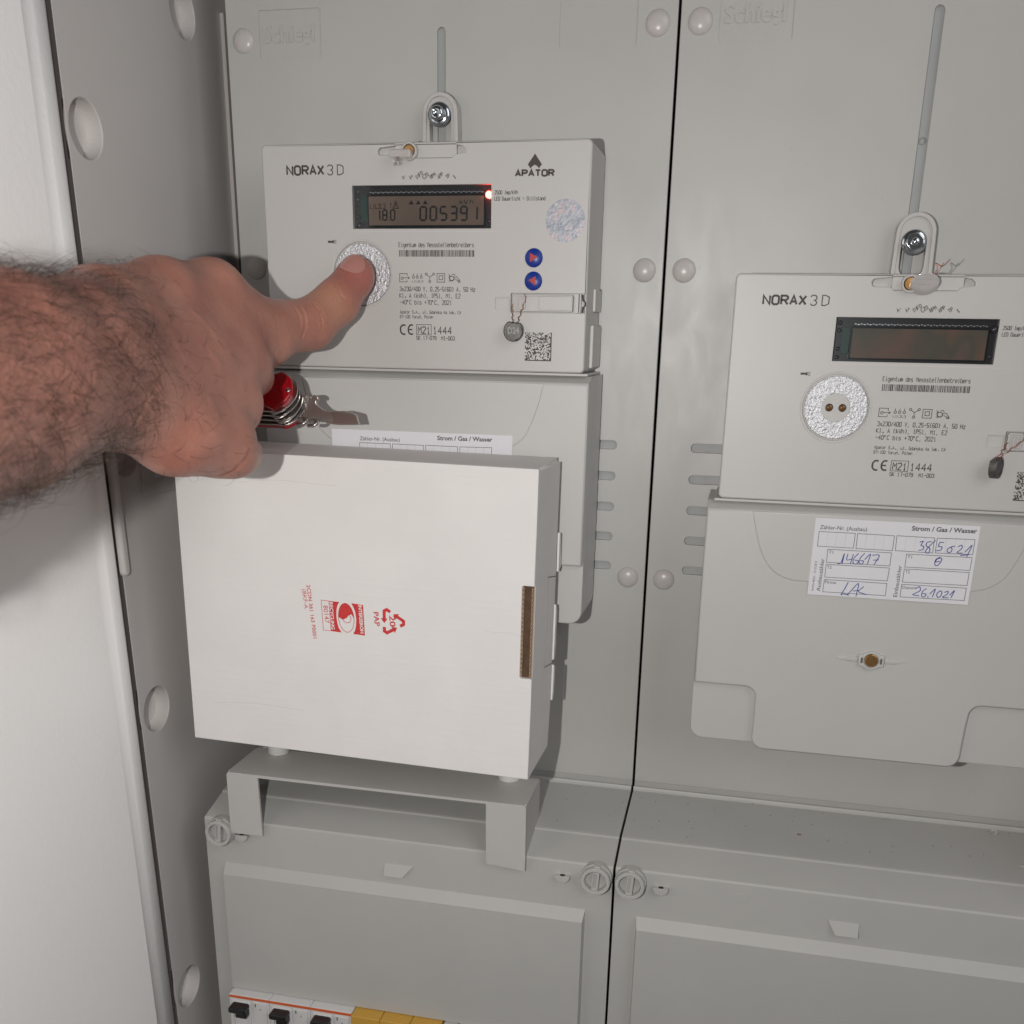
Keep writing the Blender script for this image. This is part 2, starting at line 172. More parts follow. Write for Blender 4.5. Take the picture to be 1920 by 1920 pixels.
def circle(cx, cz, r, n=32): return [(cx+r*math.cos(2*math.pi*i/n), cz+r*math.sin(2*math.pi*i/n)) for i in range(n)]
def rr(x0, x1, z0, z1, r=1, n=5):
    r = min(r, abs(x1-x0)/2-1e-3, abs(z1-z0)/2-1e-3)
    return arc(x1-r, z1-r, r, 0, 90, n)+arc(x0+r, z1-r, r, 90, 180, n)+arc(x0+r, z0+r, r, 180, 270, n)+arc(x1-r, z0+r, r, 270, 360, n)
def area(p): return sum(p[i][0]*p[(i+1) % len(p)][1]-p[(i+1) % len(p)][0]*p[i][1] for i in range(len(p)))/2
def inset(p, d):
    s = 1 if area(p) > 0 else -1; n = len(p); o = []
    for i in range(n):
        a, q, c = p[i-1], p[i], p[(i+1) % n]
        e1 = Vector((q[0]-a[0], q[1]-a[1])); e2 = Vector((c[0]-q[0], c[1]-q[1]))
        if e1.length < 1e-7 or e2.length < 1e-7: o.append(q); continue
        e1.normalize(); e2.normalize(); n1 = Vector((-e1.y, e1.x)); n2 = Vector((-e2.y, e2.x)); k = (n1+n2)
        if k.length < 1e-6: o.append(q); continue
        k.normalize(); k *= d*s/max(.35, k.dot(n1)); o.append((q[0]+k.x, q[1]+k.y))
    return o
def ring(bm, p, y, fr): return [bm.verts.new(fr(q[0], y, q[1])) for q in p]
def bridge(bm, a, b, smooth=False, mi=0):
    n = len(a)
    for i in range(n):
        try: f = bm.faces.new((a[i], a[(i+1) % n], b[(i+1) % n], b[i])); f.smooth = smooth; f.material_index = mi
        except ValueError: pass
def plate(bm, outer, yf, yb, bev=0, holes=(), seg=3, fr=ident, mi=0, back=False):
    """slab whose front (towards -y) is at yf and whose back is at yb; holes = (points, depth, bevel, floor)"""
    rings = [ring(bm, outer, yb, fr)]
    if bev > 0:
        for k in range(seg+1):
            a = math.pi/2*k/seg; rings.append(ring(bm, inset(outer, bev*(1-math.cos(a))), yf+bev*(1-math.sin(a)), fr))
    else: rings.append(ring(bm, outer, yf, fr))
    for k in range(len(rings)-1): bridge(bm, rings[k], rings[k+1], smooth=(k > 0), mi=mi)
    top = rings[-1]
    if back:
        try: bm.faces.new(rings[0]).material_index = mi
        except ValueError: pass
    if not holes:
        f = bm.faces.new(top); f.material_index = mi; return
    es = set()
    for i in range(len(top)): es.add(bm.edges.get((top[i], top[(i+1) % len(top)])))
    for h in holes:
        pts, dep, hb, floor = h; rs = []
        if hb > 0:
            for k in range(seg+1):
                a = math.pi/2*k/seg; rs.append(ring(bm, inset(pts, -hb*(1-math.sin(a))), yf+hb*(1-math.cos(a)), fr))
        else: rs.append(ring(bm, pts, yf, fr))
        rs.append(ring(bm, pts, yf+dep, fr))
        for k in range(len(rs)-1): bridge(bm, rs[k], rs[k+1], smooth=(k < len(rs)-2), mi=mi)
        if floor:
            bm.faces.new(rs[-1]).material_index = mi
        t = rs[0]
        for i in range(len(t)):
            e = bm.edges.get((t[i], t[(i+1) % len(t)]))
            if e: es.add(e)
    es.discard(None)
    res = bmesh.ops.triangle_fill(bm, use_beauty=True, use_dissolve=False, edges=list(es))
    for f in res['geom']:
        if isinstance(f, bmesh.types.BMFace): f.material_index = mi
def box(bm, x0, x1, y0, y1, z0, z1, fr=ident, mi=0):
    v = [bm.verts.new(fr(x, y, z)) for x in (x0, x1) for y in (y0, y1) for z in (z0, z1)]
    for f in ((0, 1, 3, 2), (4, 6, 7, 5), (0, 4, 5, 1), (2, 3, 7, 6), (0, 2, 6, 4), (1, 5, 7, 3)): bm.faces.new([v[i] for i in f]).material_index = mi
def lathe(bm, cx, cz, prof, n=40, fr=ident, mi=0, smooth=True):
    """prof = list of (radius, y); turned about the y axis at cx, cz"""
    rs = []
    for r_, y in prof:
        if r_ < 1e-4: rs.append([bm.verts.new(fr(cx, y, cz))])
        else: rs.append([bm.verts.new(fr(cx+r_*math.cos(2*math.pi*i/n), y, cz+r_*math.sin(2*math.pi*i/n))) for i in range(n)])
    for a, b_ in zip(rs, rs[1:]):
        for i in range(n):
            j = (i+1) % n
            if len(a) == 1 and len(b_) > 1: f = bm.faces.new((a[0], b_[j], b_[i]))
            elif len(b_) == 1 and len(a) > 1: f = bm.faces.new((a[i], a[j], b_[0]))
            elif len(a) > 1: f = bm.faces.new((a[i], a[j], b_[j], b_[i]))
            else: continue
            f.smooth = smooth; f.material_index = mi
def catmull(p, k=5):
    if len(p) < 3: return [Vector(q) for q in p]
    P = [Vector(q) for q in p]; P = [P[0]*2-P[1]]+P+[P[-1]*2-P[-2]]; o = []
    for i in range(1, len(P)-2):
        for j in range(k):
            t = j/k; a, b_, c, d = P[i-1:i+3]
            o.append(.5*((2*b_)+(c-a)*t+(2*a-5*b_+4*c-d)*t*t+(3*b_-a-3*c+d)*t**3))
    o.append(P[-2]); return o
def tube(bm, pts, r_, n=8, smooth_path=True, mi=0, r1=None):
    P = catmull(pts) if smooth_path else [Vector(q) for q in pts]; prev = None; rs = []
    for i, q in enumerate(P):
        t = (P[min(i+1, len(P)-1)]-P[max(i-1, 0)]).normalized()
        a = Vector((0, 0, 1)) if abs(t.z) < .9 else Vector((1, 0, 0))
        if prev is not None: a = prev
        x = (a-t*a.dot(t)).normalized(); prev = x; y = t.cross(x); rad = r_ if r1 is None else r_+(r1-r_)*i/(len(P)-1)
        rs.append([bm.verts.new(q+x*rad*math.cos(2*math.pi*k/n)+y*rad*math.sin(2*math.pi*k/n)) for k in range(n)])
    for a, b_ in zip(rs, rs[1:]): bridge(bm, a, b_, True, mi)
    for e in (rs[0], rs[-1]): bm.faces.new(e).material_index = mi
def strokes(bm, lines, w, y, ox=0, oz=0, smooth=True, fr=ident, closed=False):
    """flat ribbons along polylines given as (x, z)"""
    for k, ln in enumerate(lines):
        P = catmull([(a[0]+ox, a[1]+oz, 0) for a in ln]) if smooth else [Vector((a[0]+ox, a[1]+oz, 0)) for a in ln]
        yy = y-.002*k
        L_ = []
        for i, q in enumerate(P):
            d1 = (q-P[i-1]) if i else (P[1]-q); d2 = (P[i+1]-q) if i < len(P)-1 else d1
            if closed is False and not smooth and i in (0, len(P)-1) and (P[0]-P[-1]).length < 1e-5: d1 = P[-1]-P[-2]; d2 = P[1]-P[0]
            d1 = d1.normalized() if d1.length > 1e-9 else Vector((1, 0, 0)); d2 = d2.normalized() if d2.length > 1e-9 else d1
            n1 = Vector((-d1.y, d1.x, 0)); n2 = Vector((-d2.y, d2.x, 0)); m_ = n1+n2
            m_ = m_.normalized() if m_.length > 1e-6 else n1; m_ *= (w/2)/max(.5, m_.dot(n1))
            L_.append((bm.verts.new(fr(q.x+m_.x, yy, q.y+m_.y)), bm.verts.new(fr(q.x-m_.x, yy, q.y-m_.y))))
        for a, c in zip(L_, L_[1:]): bm.faces.new((a[0], a[1], c[1], c[0]))
_tc = {}
def glyphs(s, bold=0):
    k = (s, bold)
    if k not in _tc:
        c = bpy.data.curves.new('t', 'FONT'); c.body = s; c.size = 1; c.offset = bold; c.resolution_u = 3
        o = bpy.data.objects.new('t', c); S.collection.objects.link(o); bpy.context.view_layer.update()
        me = bpy.data.meshes.new_from_object(o.evaluated_get(bpy.context.evaluated_depsgraph_get()))
        _tc[k] = ([(v.co.x, v.co.y) for v in me.vertices], [tuple(p.vertices) for p in me.polygons])
        bpy.data.objects.remove(o); bpy.data.curves.remove(c); bpy.data.meshes.remove(me)
    return _tc[k]
CAPH = max(v[1] for v in glyphs('H')[0])
def text(bm, s, p0, p1=None, h=3, width=None, y=0, bold=0, mono=False, shear=0, fr=ident, angle=None):
    """lettering from baseline start p0 to baseline end p1 (x, z), capital height h"""
    x0, z0 = p0
    if p1 is not None: width = math.hypot(p1[0]-x0, p1[1]-z0); angle = math.atan2(p1[1]-z0, p1[0]-x0)
    ca, sa = math.cos(angle or 0), math.sin(angle or 0); out_v = []; out_f = []
    if mono:
        n = len(s); adv = 1.0
        for i, ch in enumerate(s):
            if ch == ' ': continue
            v, f = glyphs(ch, bold)
            if not v: continue
            xs = [q[0] for q in v]; mid = (min(xs)+max(xs))/2; wd = max(xs)-min(xs); k = min(1.25, .78/max(wd*1.0/.62, .3)) if wd > .3 else 1.0
            b0 = len(out_v); out_v += [((i+.5)*adv*.72+(q[0]-mid)*min(k, 1.0), q[1]) for q in v]; out_f += [tuple(b0+j for j in g) for g in f]
    else: out_v, out_f = glyphs(s, bold); out_v = list(out_v)
    if not out_v: return
    mn = min(q[0] for q in out_v); mx = max(q[0] for q in out_v); sz = h/CAPH; sx = width/(mx-mn) if width else sz
    vs = []
    for q in out_v:
        a = (q[0]-mn)*sx+q[1]*sz*shear; c = q[1]*sz
        vs.append(bm.verts.new(fr(x0+a*ca-c*sa, y, z0+a*sa+c*ca)))
    for g in out_f:
        try: bm.faces.new([vs[j] for j in g])
        except ValueError: pass
def qd(bm, pts, y, fr=ident):
    bm.faces.new([bm.verts.new(fr(a, y, c)) for a, c in pts])

# single-line lettering as laser-marked on the meters: points on a 4 x 8 grid, base line at 2, capitals to 8
GL = {'0':'13 12 32 43 47 38 18 07 03 12','1':'16 28 22|12 32','2':'07 18 38 47 46 02 42','3':'07 18 38 47 46 35 25|35 44 43 32 12 03','4':'32 38 04 44','5':'48 08 05 35 44 43 32 12 03','6':'47 38 18 07 03 12 32 43 44 35 15 04','7':'08 48 47 22','8':'15 06 07 18 38 47 46 35 15 04 03 12 32 43 44 35','9':'03 12 32 43 47 38 18 07 06 15 35 46',
'A':'02 28 42|14 34','B':'02 08 38 47 46 35 05|35 44 43 32 02','C':'47 38 18 07 03 12 32 43','D':'02 08 28 47 43 22 02','E':'48 08 02 42|05 35','F':'48 08 02|05 35','G':'47 38 18 07 03 12 32 43 45 25','H':'02 08|42 48|05 45','I':'12 32|22 28|18 38','K':'02 08|48 05 42','L':'08 02 42','M':'02 08 25 48 42','N':'02 08 42 48','O':'12 03 07 18 38 47 43 32 12','P':'02 08 38 47 46 35 05','R':'02 08 38 47 46 35 05|25 42','S':'47 38 18 07 06 15 35 44 43 32 12 03','T':'08 48|28 22','V':'08 22 48','W':'08 12 25 32 48','X':'02 48|08 42','Z':'08 48 02 42',
'a':'06 36 45 42 12 03 14 44','b':'08 02 32 43 45 36 06','c':'46 16 05 03 12 42','d':'48 42 12 03 05 16 46','e':'04 44 45 36 16 05 03 12 42','g':'46 16 05 03 12 42|46 41 30 10','h':'08 02|06 36 45 42','i':'16 26 22|12 32|27 28','k':'08 02|46 04 42','l':'18 28 22|12 32','m':'02 06 16 25 22|26 36 45 42','n':'02 06 36 45 42','o':'12 03 05 16 36 45 43 32 12','p':'00 06 36 45 43 32 02','r':'02 06|05 16 46','s':'46 16 05 14 34 43 32 02','t':'18 13 22 42|06 36','u':'06 03 12 42 46','v':'06 22 46','w':'06 12 25 32 46','x':'02 46|06 42','z':'06 46 02 42','ń':'02 06 36 45 42|28 39','/':'02 48','-':'05 45','+':'05 45|27 23','=':'04 44|06 46','(':'38 17 13 32',')':'18 37 33 12',',':'22 23|22 11','.':'22 23 33 32 22','°':'18 07 16 27 18','§':'37 28 17 16 34 33 22 13|16 27|34 23'}
def stext(bm, s, p0, p1=None, h=2, w=.3, y=0, pitch=None, angle=0, fr=ident, cw=.62, shear=0):
    """single-line lettering from p0 to p1, stroke width w"""
    n = len(s)
    if p1 is not None: W = math.hypot(p1[0]-p0[0], p1[1]-p0[1]); angle = math.atan2(p1[1]-p0[1], p1[0]-p0[0]); pitch = W/(n-.28)
    u = pitch*.72; ca, sa = math.cos(angle), math.sin(angle); L_ = []
    for i, ch in enumerate(s):
        if ch == ' ' or ch not in GL: continue
        for st in GL[ch].split('|'):
            P = []
            for q in st.split():
                a = i*pitch+u*int(q[0])/4; c = h*(int(q[1])-2)/6; a += c*shear; P.append((p0[0]+a*ca-c*sa, p0[1]+a*sa+c*ca))
            L_.append(P)
    for k, P in enumerate(L_): strokes(bm, [P], w, y-.0008*k, smooth=False, fr=fr)
rnd = random.Random(7)
# ================================================================= CABINET
cab = thing('meter_cabinet', (-25, 0, -700), 'grey plastic lined wall cabinet with round knockouts on its left side wall', 'cabinet')
def wall_fr(a, d, c): return (-25-d, a, c)                 # plate coordinates -> left wall, front face looks towards +x
def yedge(z): return -120.3-.0325*z                         # the liner leans a little
kn = [(-103.0, -60.3), (0, 15.5), (-91.6, -365), (-86, -561), (-98, -215)]
bm = NB()
outer = [(yedge(-700), -700), (70, -700), (70, 90), (yedge(90), 90)]
plate(bm, outer, 0, .5, 0, [(circle(a, c, 13.4, 40), 9.5, .7, False) for a, c in kn], fr=wall_fr)
part('side_wall', bm, WALLM, cab)
for a, c in kn:
    bm = NB(); lathe(bm, a, c, [(13.35, 8.8), (11.5, 9.4), (8, 9.3), (0, 9.1)], fr=lambda x, y, z: wall_fr(x, y, z)); part('knockout', bm, WALLM, cab)
bm = NB(); plate(bm, rr(-115.2, -108.4, -281, -205, 3.2), -2.6, .5, 2.2, fr=lambda a, d, c: wall_fr(a-.0325*c-7.2, d, c)); 
for v in bm.verts:
    pass
part('edge_bead', bm, WALLM, cab)
bm = NB(); plate(bm, rr(-85.5, -40, -241.5, -190, 5), -.9, .5, .6, fr=wall_fr); pad = part('raised_pad', bm, WALLM, cab)
bm = NB(); plate(bm, rr(-72, -52, -232, -205, .3), -1.15, -.95, 0, fr=wall_fr); part('paper_note', bm, PAPER, pad)
bm = NB(); box(bm, -24.9, -22.6, 44, 60, -425, 26); part('rear_rail', bm, WALLM, cab)
bm = NB(); box(bm, -28, 530, 70, 72, -700, 90); part('back_wall', bm, DARK, cab)  # painted near-black for the shade of the deep interior
bm = NB(); box(bm, 527, 530, -116, 70, -700, 90); part('side_wall', bm, WALLM, cab)
bm = NB()                                                   # dark strip in place of the shaded gap between liner and door
ys = [(-27, 0), (-27, 6)]
for z0, z1 in ((-700, 90),):
    pts = [(yedge(z0)-7, z0), (yedge(z0)+1, z0), (yedge(z1)+1, z1), (yedge(z1)-7, z1)]
    plate(bm, pts, 2.2, 8, 0, fr=wall_fr)
part('gap_shade_strip', bm, GAPM, cab)
# door: open, powder coated, orange-peel paint
bm = NB(); N_ = 40
prof = [(-34, -3.5), (-25.5, -3.8), (-24.6, -4.8), (-24.4, -6), (-24.6, -12.4), (-25.2, -13.6), (-26.4, -15.2)]
k0 = Vector((-26.4, -15.2)); dirn = Vector((-.14, -.99))
for t in (4, 30, 120, 260, 420): q = k0+dirn*t; prof.append((q.x, q.y))
rings_ = []
for z in (-720, 110): rings_.append([bm.verts.new((x, y+yedge(z)-1.0, z)) for x, y in prof]+[bm.verts.new((prof[-1][0]-18, prof[-1][1]+yedge(z)+4, z)), bm.verts.new((prof[1][0]-26, prof[1][1]+yedge(z), z))])
bridge(bm, rings_[0], rings_[1], True); bm.faces.new(rings_[0]); bm.faces.new(rings_[1])
for f in bm.faces: f.smooth = abs(f.normal.z) < .5 and f.calc_area() < 20000
o = part('cabinet_door', bm, DOORM, base=(-30, -120, -720)); tag(o, 'white powder coated cabinet door standing open at the left edge', 'door')
# ================================================================= METER BOARDS
board_labels = ['grey meter board on the left carrying the meter pressed by the thumb', 'grey meter board on the right behind the meter with the blank display']
def board(ox, label, logo2):
    T_ = thing('meter_board', (ox+125, 0, -420), label, 'mounting board', 'meter boards side by side in the cabinet')
    slot = rr(ox+122.3, ox+126.9, -180, 2.6, 2.3, 6); holes = [(slot, 2.4, .35, False)]
    vents = []
    for z in (-210.7, -228.4, -246.1, -263.7, -281.3):
        holes.append((rr(ox+21.2, ox+48, z-2.4, z+2.4, 2.3, 6), 2.2, .3, False)); holes.append((rr(ox+202, ox+228.8, z-2.4, z+2.4, 2.3, 6), 2.2, .3, False)); vents.append(z)
    lab = [(ox+20.2, ox+56.5)]+([(ox+188.5, ox+229)] if logo2 else [(ox+190, ox+230)])
    for a, c in lab: holes.append((rr(a, c, -9.6, 14.2, 1.2, 3), .8, .05, False))
    bm = NB(); plate(bm, rr(ox+.75, ox+249.3, -419, 62, .6, 2), 0, 3.2, .45, holes); part('panel', bm, BOARD, T_)
    bm = NB(); box(bm, ox+121.5, ox+127.6, 2.3, 3.3, -182, 4); lathe(bm, ox+124.6, -56, [(1.9, 2.28), (1.9, 2.15), (0, 2.15)], 24); part('slot_insert', bm, SLOTM, T_)
    for z in vents:
        for a, c, s in ((ox+20.5, ox+49, ox+30.6), (ox+201, ox+229.5, ox+219.4)):
            bm = NB(); box(bm, a, c, 2.1, 3.2, z-2.8, z+2.8); box(bm, s-1.0, s-.6, 1.5, 2.1, z-2.3, z+2.3); box(bm, s+.9, s+1.2, 1.7, 2.1, z-2.3, z+2.3); part('vent_insert', bm, SLOTM, T_)
    for a, c in lab:
        bm = NB(); box(bm, a-1, c+1, .74, 1.2, -11, 15.5); part('label_field', bm, BOARD, T_)
    bm = NB(); b2 = NB(); text(b2, 'Schiegl', (ox+22.5, -1.2), (ox+52.5, -1.2), 8.2, y=.73, bold=.02)
    r_ = bmesh.ops.extrude_face_region(b2, geom=b2.faces[:]); 
    for v in r_['geom']:
        if isinstance(v, bmesh.types.BMVert): v.co.y -= .5
    bm.free(); part('moulded_lettering', b2, BOARD, T_)
    for x in (ox+10.7, ox+239.3):
        for z in (0, -117, -287.6):
            bm = NB(); lathe(bm, x, z, [(6.25, .1), (6.2, -.35), (5.7, -.9), (4.8, -1.55), (3.4, -2.15), (1.8, -2.5), (0, -2.62)]); part('dome_cap', bm, DOME, T_)
    bm = NB(); box(bm, ox+.8, ox+249.2, .5, 3.4, -424.5, -418.7); part('foot_groove', bm, BOARD2, T_)
    return T_
board(0, board_labels[0], True); board(250, board_labels[1], False)
# ================================================================= LOWER COVERS
def cover(ox, label, mir, xl, win):
    T_ = thing('distribution_cover', (ox+125, -88, -700), label, 'cover panel', 'lower cover panels with turn locks')
    x0, x1 = ox+xl, ox+249.3
    prof = [(2.5, -424), (-4.0, -420.6), (-5.6, -420.4), (-6.2, -421.6), (-6.4, -423), (-62, -427.2), (-63.6, -427.5), (-64.6, -428.3), (-87, -434.2), (-88, -435.2), (-88, -700), (-84, -700), (-84, -440), (2.5, -430)]
    bm = NB(); a = [bm.verts.new((x0, y, z)) for y, z in prof]; b_ = [bm.verts.new((x1, y, z)) for y, z in prof]
    bridge(bm, a, b_); bm.faces.new(a); bm.faces.new(b_); part('shell', bm, BOARD2, T_)
    # raised field with sloped rim
    bx0, bx1 = ox+(9.6 if not mir else 13.8), ox+(234.6 if not mir else 240)
    bm = NB(); o_ = [(bx0, -760), (bx1, -760), (bx1, -463.4), (bx0, -463.4)]; i_ = [(bx0+1, -760), (bx1-1, -760), (bx1-1, -469.4), (bx0+1, -469.4)]
    R0 = ring(bm, o_, -87.9, ident); R1 = ring(bm, i_, -93.2, ident); bridge(bm, R0, R1)
    if win:
        es = [bm.edges.get((R1[i], R1[(i+1) % 4])) for i in range(4)]; w = [(ox+10.9, -700), (ox+226, -700), (ox+226, -550.6), (ox+10.9, -550.6)]
        W0 = ring(bm, w, -93.2, ident); W1 = ring(bm, w, -60, ident); bridge(bm, W0, W1); es += [bm.edges.get((W0[i], W0[(i+1) % 4])) for i in range(4)]
        bmesh.ops.triangle_fill(bm, use_beauty=True, use_dissolve=False, edges=es)
    else: bm.faces.new(R1)
    part('raised_field', bm, BOARD2, T_)
    # grip wedge
    q = [(113.8, -449.9), (131.4, -449.9), (125.4, -457.8), (113.8, -457.8)] if not mir else [(117.6, -449.9), (133.6, -449.9), (133.6, -457.8), (121.9, -457.8)]
    bm = NB(); A_ = [bm.verts.new((ox+x, -87.9, z)) for x, z in q]; B_ = [bm.verts.new((ox+x, -88.4 if z > -455 else -91.0, z+(0 if z > -455 else .6))) for x, z in q]; bridge(bm, A_, B_); bm.faces.new(B_); part('grip_wedge', bm, BOARD2, T_)
    for x in ((22.9, 221) if not mir else (26.7, 225)):
        bm = NB(); hd = arc(ox+x, -442.4, 4.3, 180, 360, 16); plate(bm, hd, -91.4, -87.9, .3); lug = part('seal_lug', bm, BOARD2, T_)
        bm = NB(); box(bm, ox+x-1.3, ox+x+1.3, -90.6, -88.6, -443, -442.25); part('lug_hole', bm, DARK, lug)
    bm = NB(); x = 67.8 if not mir else 70.6; plate(bm, circle(ox+x, -443.8, 3.4, 30), -88.14, -87.9, .1); part('ejector_mark', bm, BOARD2, T_)
    for x in (9.64, 240.36):
        c = ox+x; zc = -441.2
        bm = NB(); lathe(bm, c, zc, [(8.9, -86), (8.9, -90.6), (8.6, -91.2), (8.3, -91.2), (8.3, -94.6), (7.9, -95.2), (6.5, -95.2), (6.1, -94.6), (5.9, -91.2), (0, -91.1)], 44, smooth=False)
        lk = part('turn_lock', bm, BOARD2, T_)
        tl = math.radians(-4)
        def fr_(a_, d, e): return (c+a_*math.cos(tl)-e*math.sin(tl), d, zc+a_*math.sin(tl)+e*math.cos(tl))
        bm = NB(); plate(bm, rr(-1.9, 1.9, -5.8, 5.8, .6), -94.9, -91, .3, [(rr(-1.15, .6, -3.8, 5.3, .5), 1.2, .1, True)], fr=fr_); part('grip_bar', bm, BOARD2, lk)
        bm = NB(); plate(bm, rr(-1.7, 1.7, 7.0, 9.1, .3), -93.6, -90, .2, fr=fr_); part('notch', bm, BOARD2, lk)
    return T_
cover(0, 'lower left grey cover with the bracket standing on its ledge', False, -2.2, True)
cover(250, 'lower right grey cover below the meter with the blank display', True, .8, False)
# ================================================================= BREAKERS
bw = 27.55
for i in range(3):
    x0 = 11.1+i*bw; nm = ['leftmost of three white circuit breakers with a black toggle', 'middle of three white circuit breakers with a black toggle', 'white circuit breaker with a black toggle next to the ochre modules'][i]
    T_ = thing('circuit_breaker', (x0+bw/2, -90, -640), nm, 'circuit breaker', 'white circuit breakers in a row')
    zt = -551.2
    bm = NB(); plate(bm, rr(x0+.12, x0+bw-.12, -640, zt, .4, 2), -99.5, -62, .3); box(bm, x0+bw/2-.08, x0+bw/2+.08, -98, -64, zt-.2, zt+.02); part('body', bm, WHITEP, T_)
    bm = NB(); box(bm, x0+.14, x0+bw-.14, -99.75, -98.5, zt-2.3, zt-.6); part('orange_stripe', bm, ORANGE, T_)
    bm = NB(); plate(bm, rr(x0+2, x0+14.5, zt-30, zt-4.2, .8), -100.6, -99.3, .4, [(rr(x0+3, x0+13.5, zt-29, zt-5, .8), 3, .1, True)]); part('toggle_frame', bm, WHITEP, T_)
    bm = NB(); plate(bm, rr(x0+2.8, x0+14.2, zt-8.6, zt-4.6, 1.4), -107.5, -100.4, .9); plate(bm, rr(x0+6.5, x0+14, zt-13, zt-8, 1), -105.5, -100, .7); part('toggle', bm, BLACKP, T_)
    bm = NB(); plate(bm, rr(x0+16.2, x0+25.8, zt-26, zt-3.6, .6), -100.2, -99.3, .25); pl = part('marker_plate', bm, WHITEP, T_)
    bm = NB(); box(bm, x0+17.9, x0+18.5, -100.35, -100.1, zt-6.6, zt-4.2); text(bm, '6', (x0+21, zt-8.6), h=1.4, width=1, y=-100.3); part('printed_mark', bm, INK, pl)
for i in range(3):
    x0 = 93.9+i*18.9; nm = ['ochre module directly right of the white breakers', 'middle one of the three ochre modules', 'rightmost one of the three ochre modules'][i]
    T_ = thing('surge_module', (x0+9.4, -90, -640), nm, 'electrical module', 'ochre modules in a row')
    bm = NB(); plate(bm, rr(x0+.1, x0+18.8, -640, -551.2, .8, 3), -102, -62, .5); part('body', bm, GOLD, T_)
    bm = NB()
    for k in range(3): plate(bm, rr(x0+4.5, x0+13.2, -1-k*2.3+0, -.2-k*2.3, .3, 2), -.45, .1, .15, fr=lambda a, d, c: (a, -95.2+c, -551.2+d))
    part('vent_rib', bm, GOLD, T_)
bk = thing('blank_strip', (190, -90, -640), 'light grey blanking strip to the right of the ochre modules', 'blanking strip')
for i in range(8):
    x0 = 151.2+i*9.2; bm = NB(); plate(bm, rr(x0, x0+8.7, -640, -552.4, 1), -97.5, -60, .7); part('segment', bm, WHITEP, bk)
# ================================================================= METERS
def seg_digit(bm, ch, x, z, w, h, t, y, sl=.06):
    on = {'0': 'abcdef', '1': 'bc', '2': 'abged', '3': 'abgcd', '5': 'afgcd', '8': 'abcdefg', '9': 'abcdfg'}[ch]; g = t*.10; m = h/2
    def P(p): qd(bm, [(x+a+sl*c, z+c) for a, c in p], y)
    H = lambda c: P([(t*.5+g, c), (t+g, c+t/2), (w-t-g, c+t/2), (w-t*.5-g, c), (w-t-g, c-t/2), (t+g, c-t/2)])
    V = lambda a, c0, c1: P([(a, c0+t*.25+g), (a+t/2, c0+t*.6+g), (a+t/2, c1-t*.6-g), (a, c1-t*.25-g), (a-t/2, c1-t*.6-g), (a-t/2, c0+t*.6+g)])
    if 'a' in on: H(h-t/2)
    if 'd' in on: H(t/2)
    if 'g' in on: H(m)
    if 'b' in on: V(w-t/2, m-t/2, h-t/4)
    if 'c' in on: V(w-t/2, t/4, m+t/2)
    if 'f' in on: V(t/2, m-t/2, h-t/4)
    if 'e' in on: V(t/2, t/4, m+t/2)
def paper_label(par, ox, oz, y, dz, handwriting):
    fr = lambda a, d, c: (a+ox, d, c+oz+dz)
    x0, x1, z1, z0 = 90.4, 170.2, -177.4, -217.9
    if not handwriting: x0, x1 = 76.5, 180.0
    bm = NB(); plate(bm, rr(x0, x1, z0, z1, .3, 2), y-.18, y, 0, fr=fr); lab = part('paper_label', bm, PAPER, par, label='white paper label headed Strom / Gas / Wasser' + (' with blue handwriting' if handwriting else ''))
    bm = NB(); strokes(bm, [r_+[r_[0]] for r_ in LRECT], .28, y-.2, smooth=False, fr=fr)
    for a, c in LDOT:
        for k in range(0, 9, 1):
            t = k/9; q = (a[0]+(c[0]-a[0])*t, a[1]+(c[1]-a[1])*t); qd(bm, [(q[0]-.07, q[1]-.3), (q[0]+.07, q[1]-.3), (q[0]+.07, q[1]), (q[0]-.07, q[1])], y-.2, fr)
    for s, (a, c), h, bb in LTEXT:
        hh = {'Zähler-Nr. (Ausbau)': 2.0, 'Strom / Gas / Wasser': 2.2, 'Ausbauzähler': 1.9, 'Einbauzähler': 1.9, 'WWN 49551 - 13.10.2015': 1.1}.get(s, 1.5)
        text(bm, s, a, c, hh, y=y-.2, bold=.03 if bb else .008, fr=fr)
    part('printed_form', bm, GREYINK, lab)
    if handwriting:
        bm = NB(); strokes(bm, PEN, .42, y-.24, fr=fr); part('pen_writing', bm, PEN_, lab)
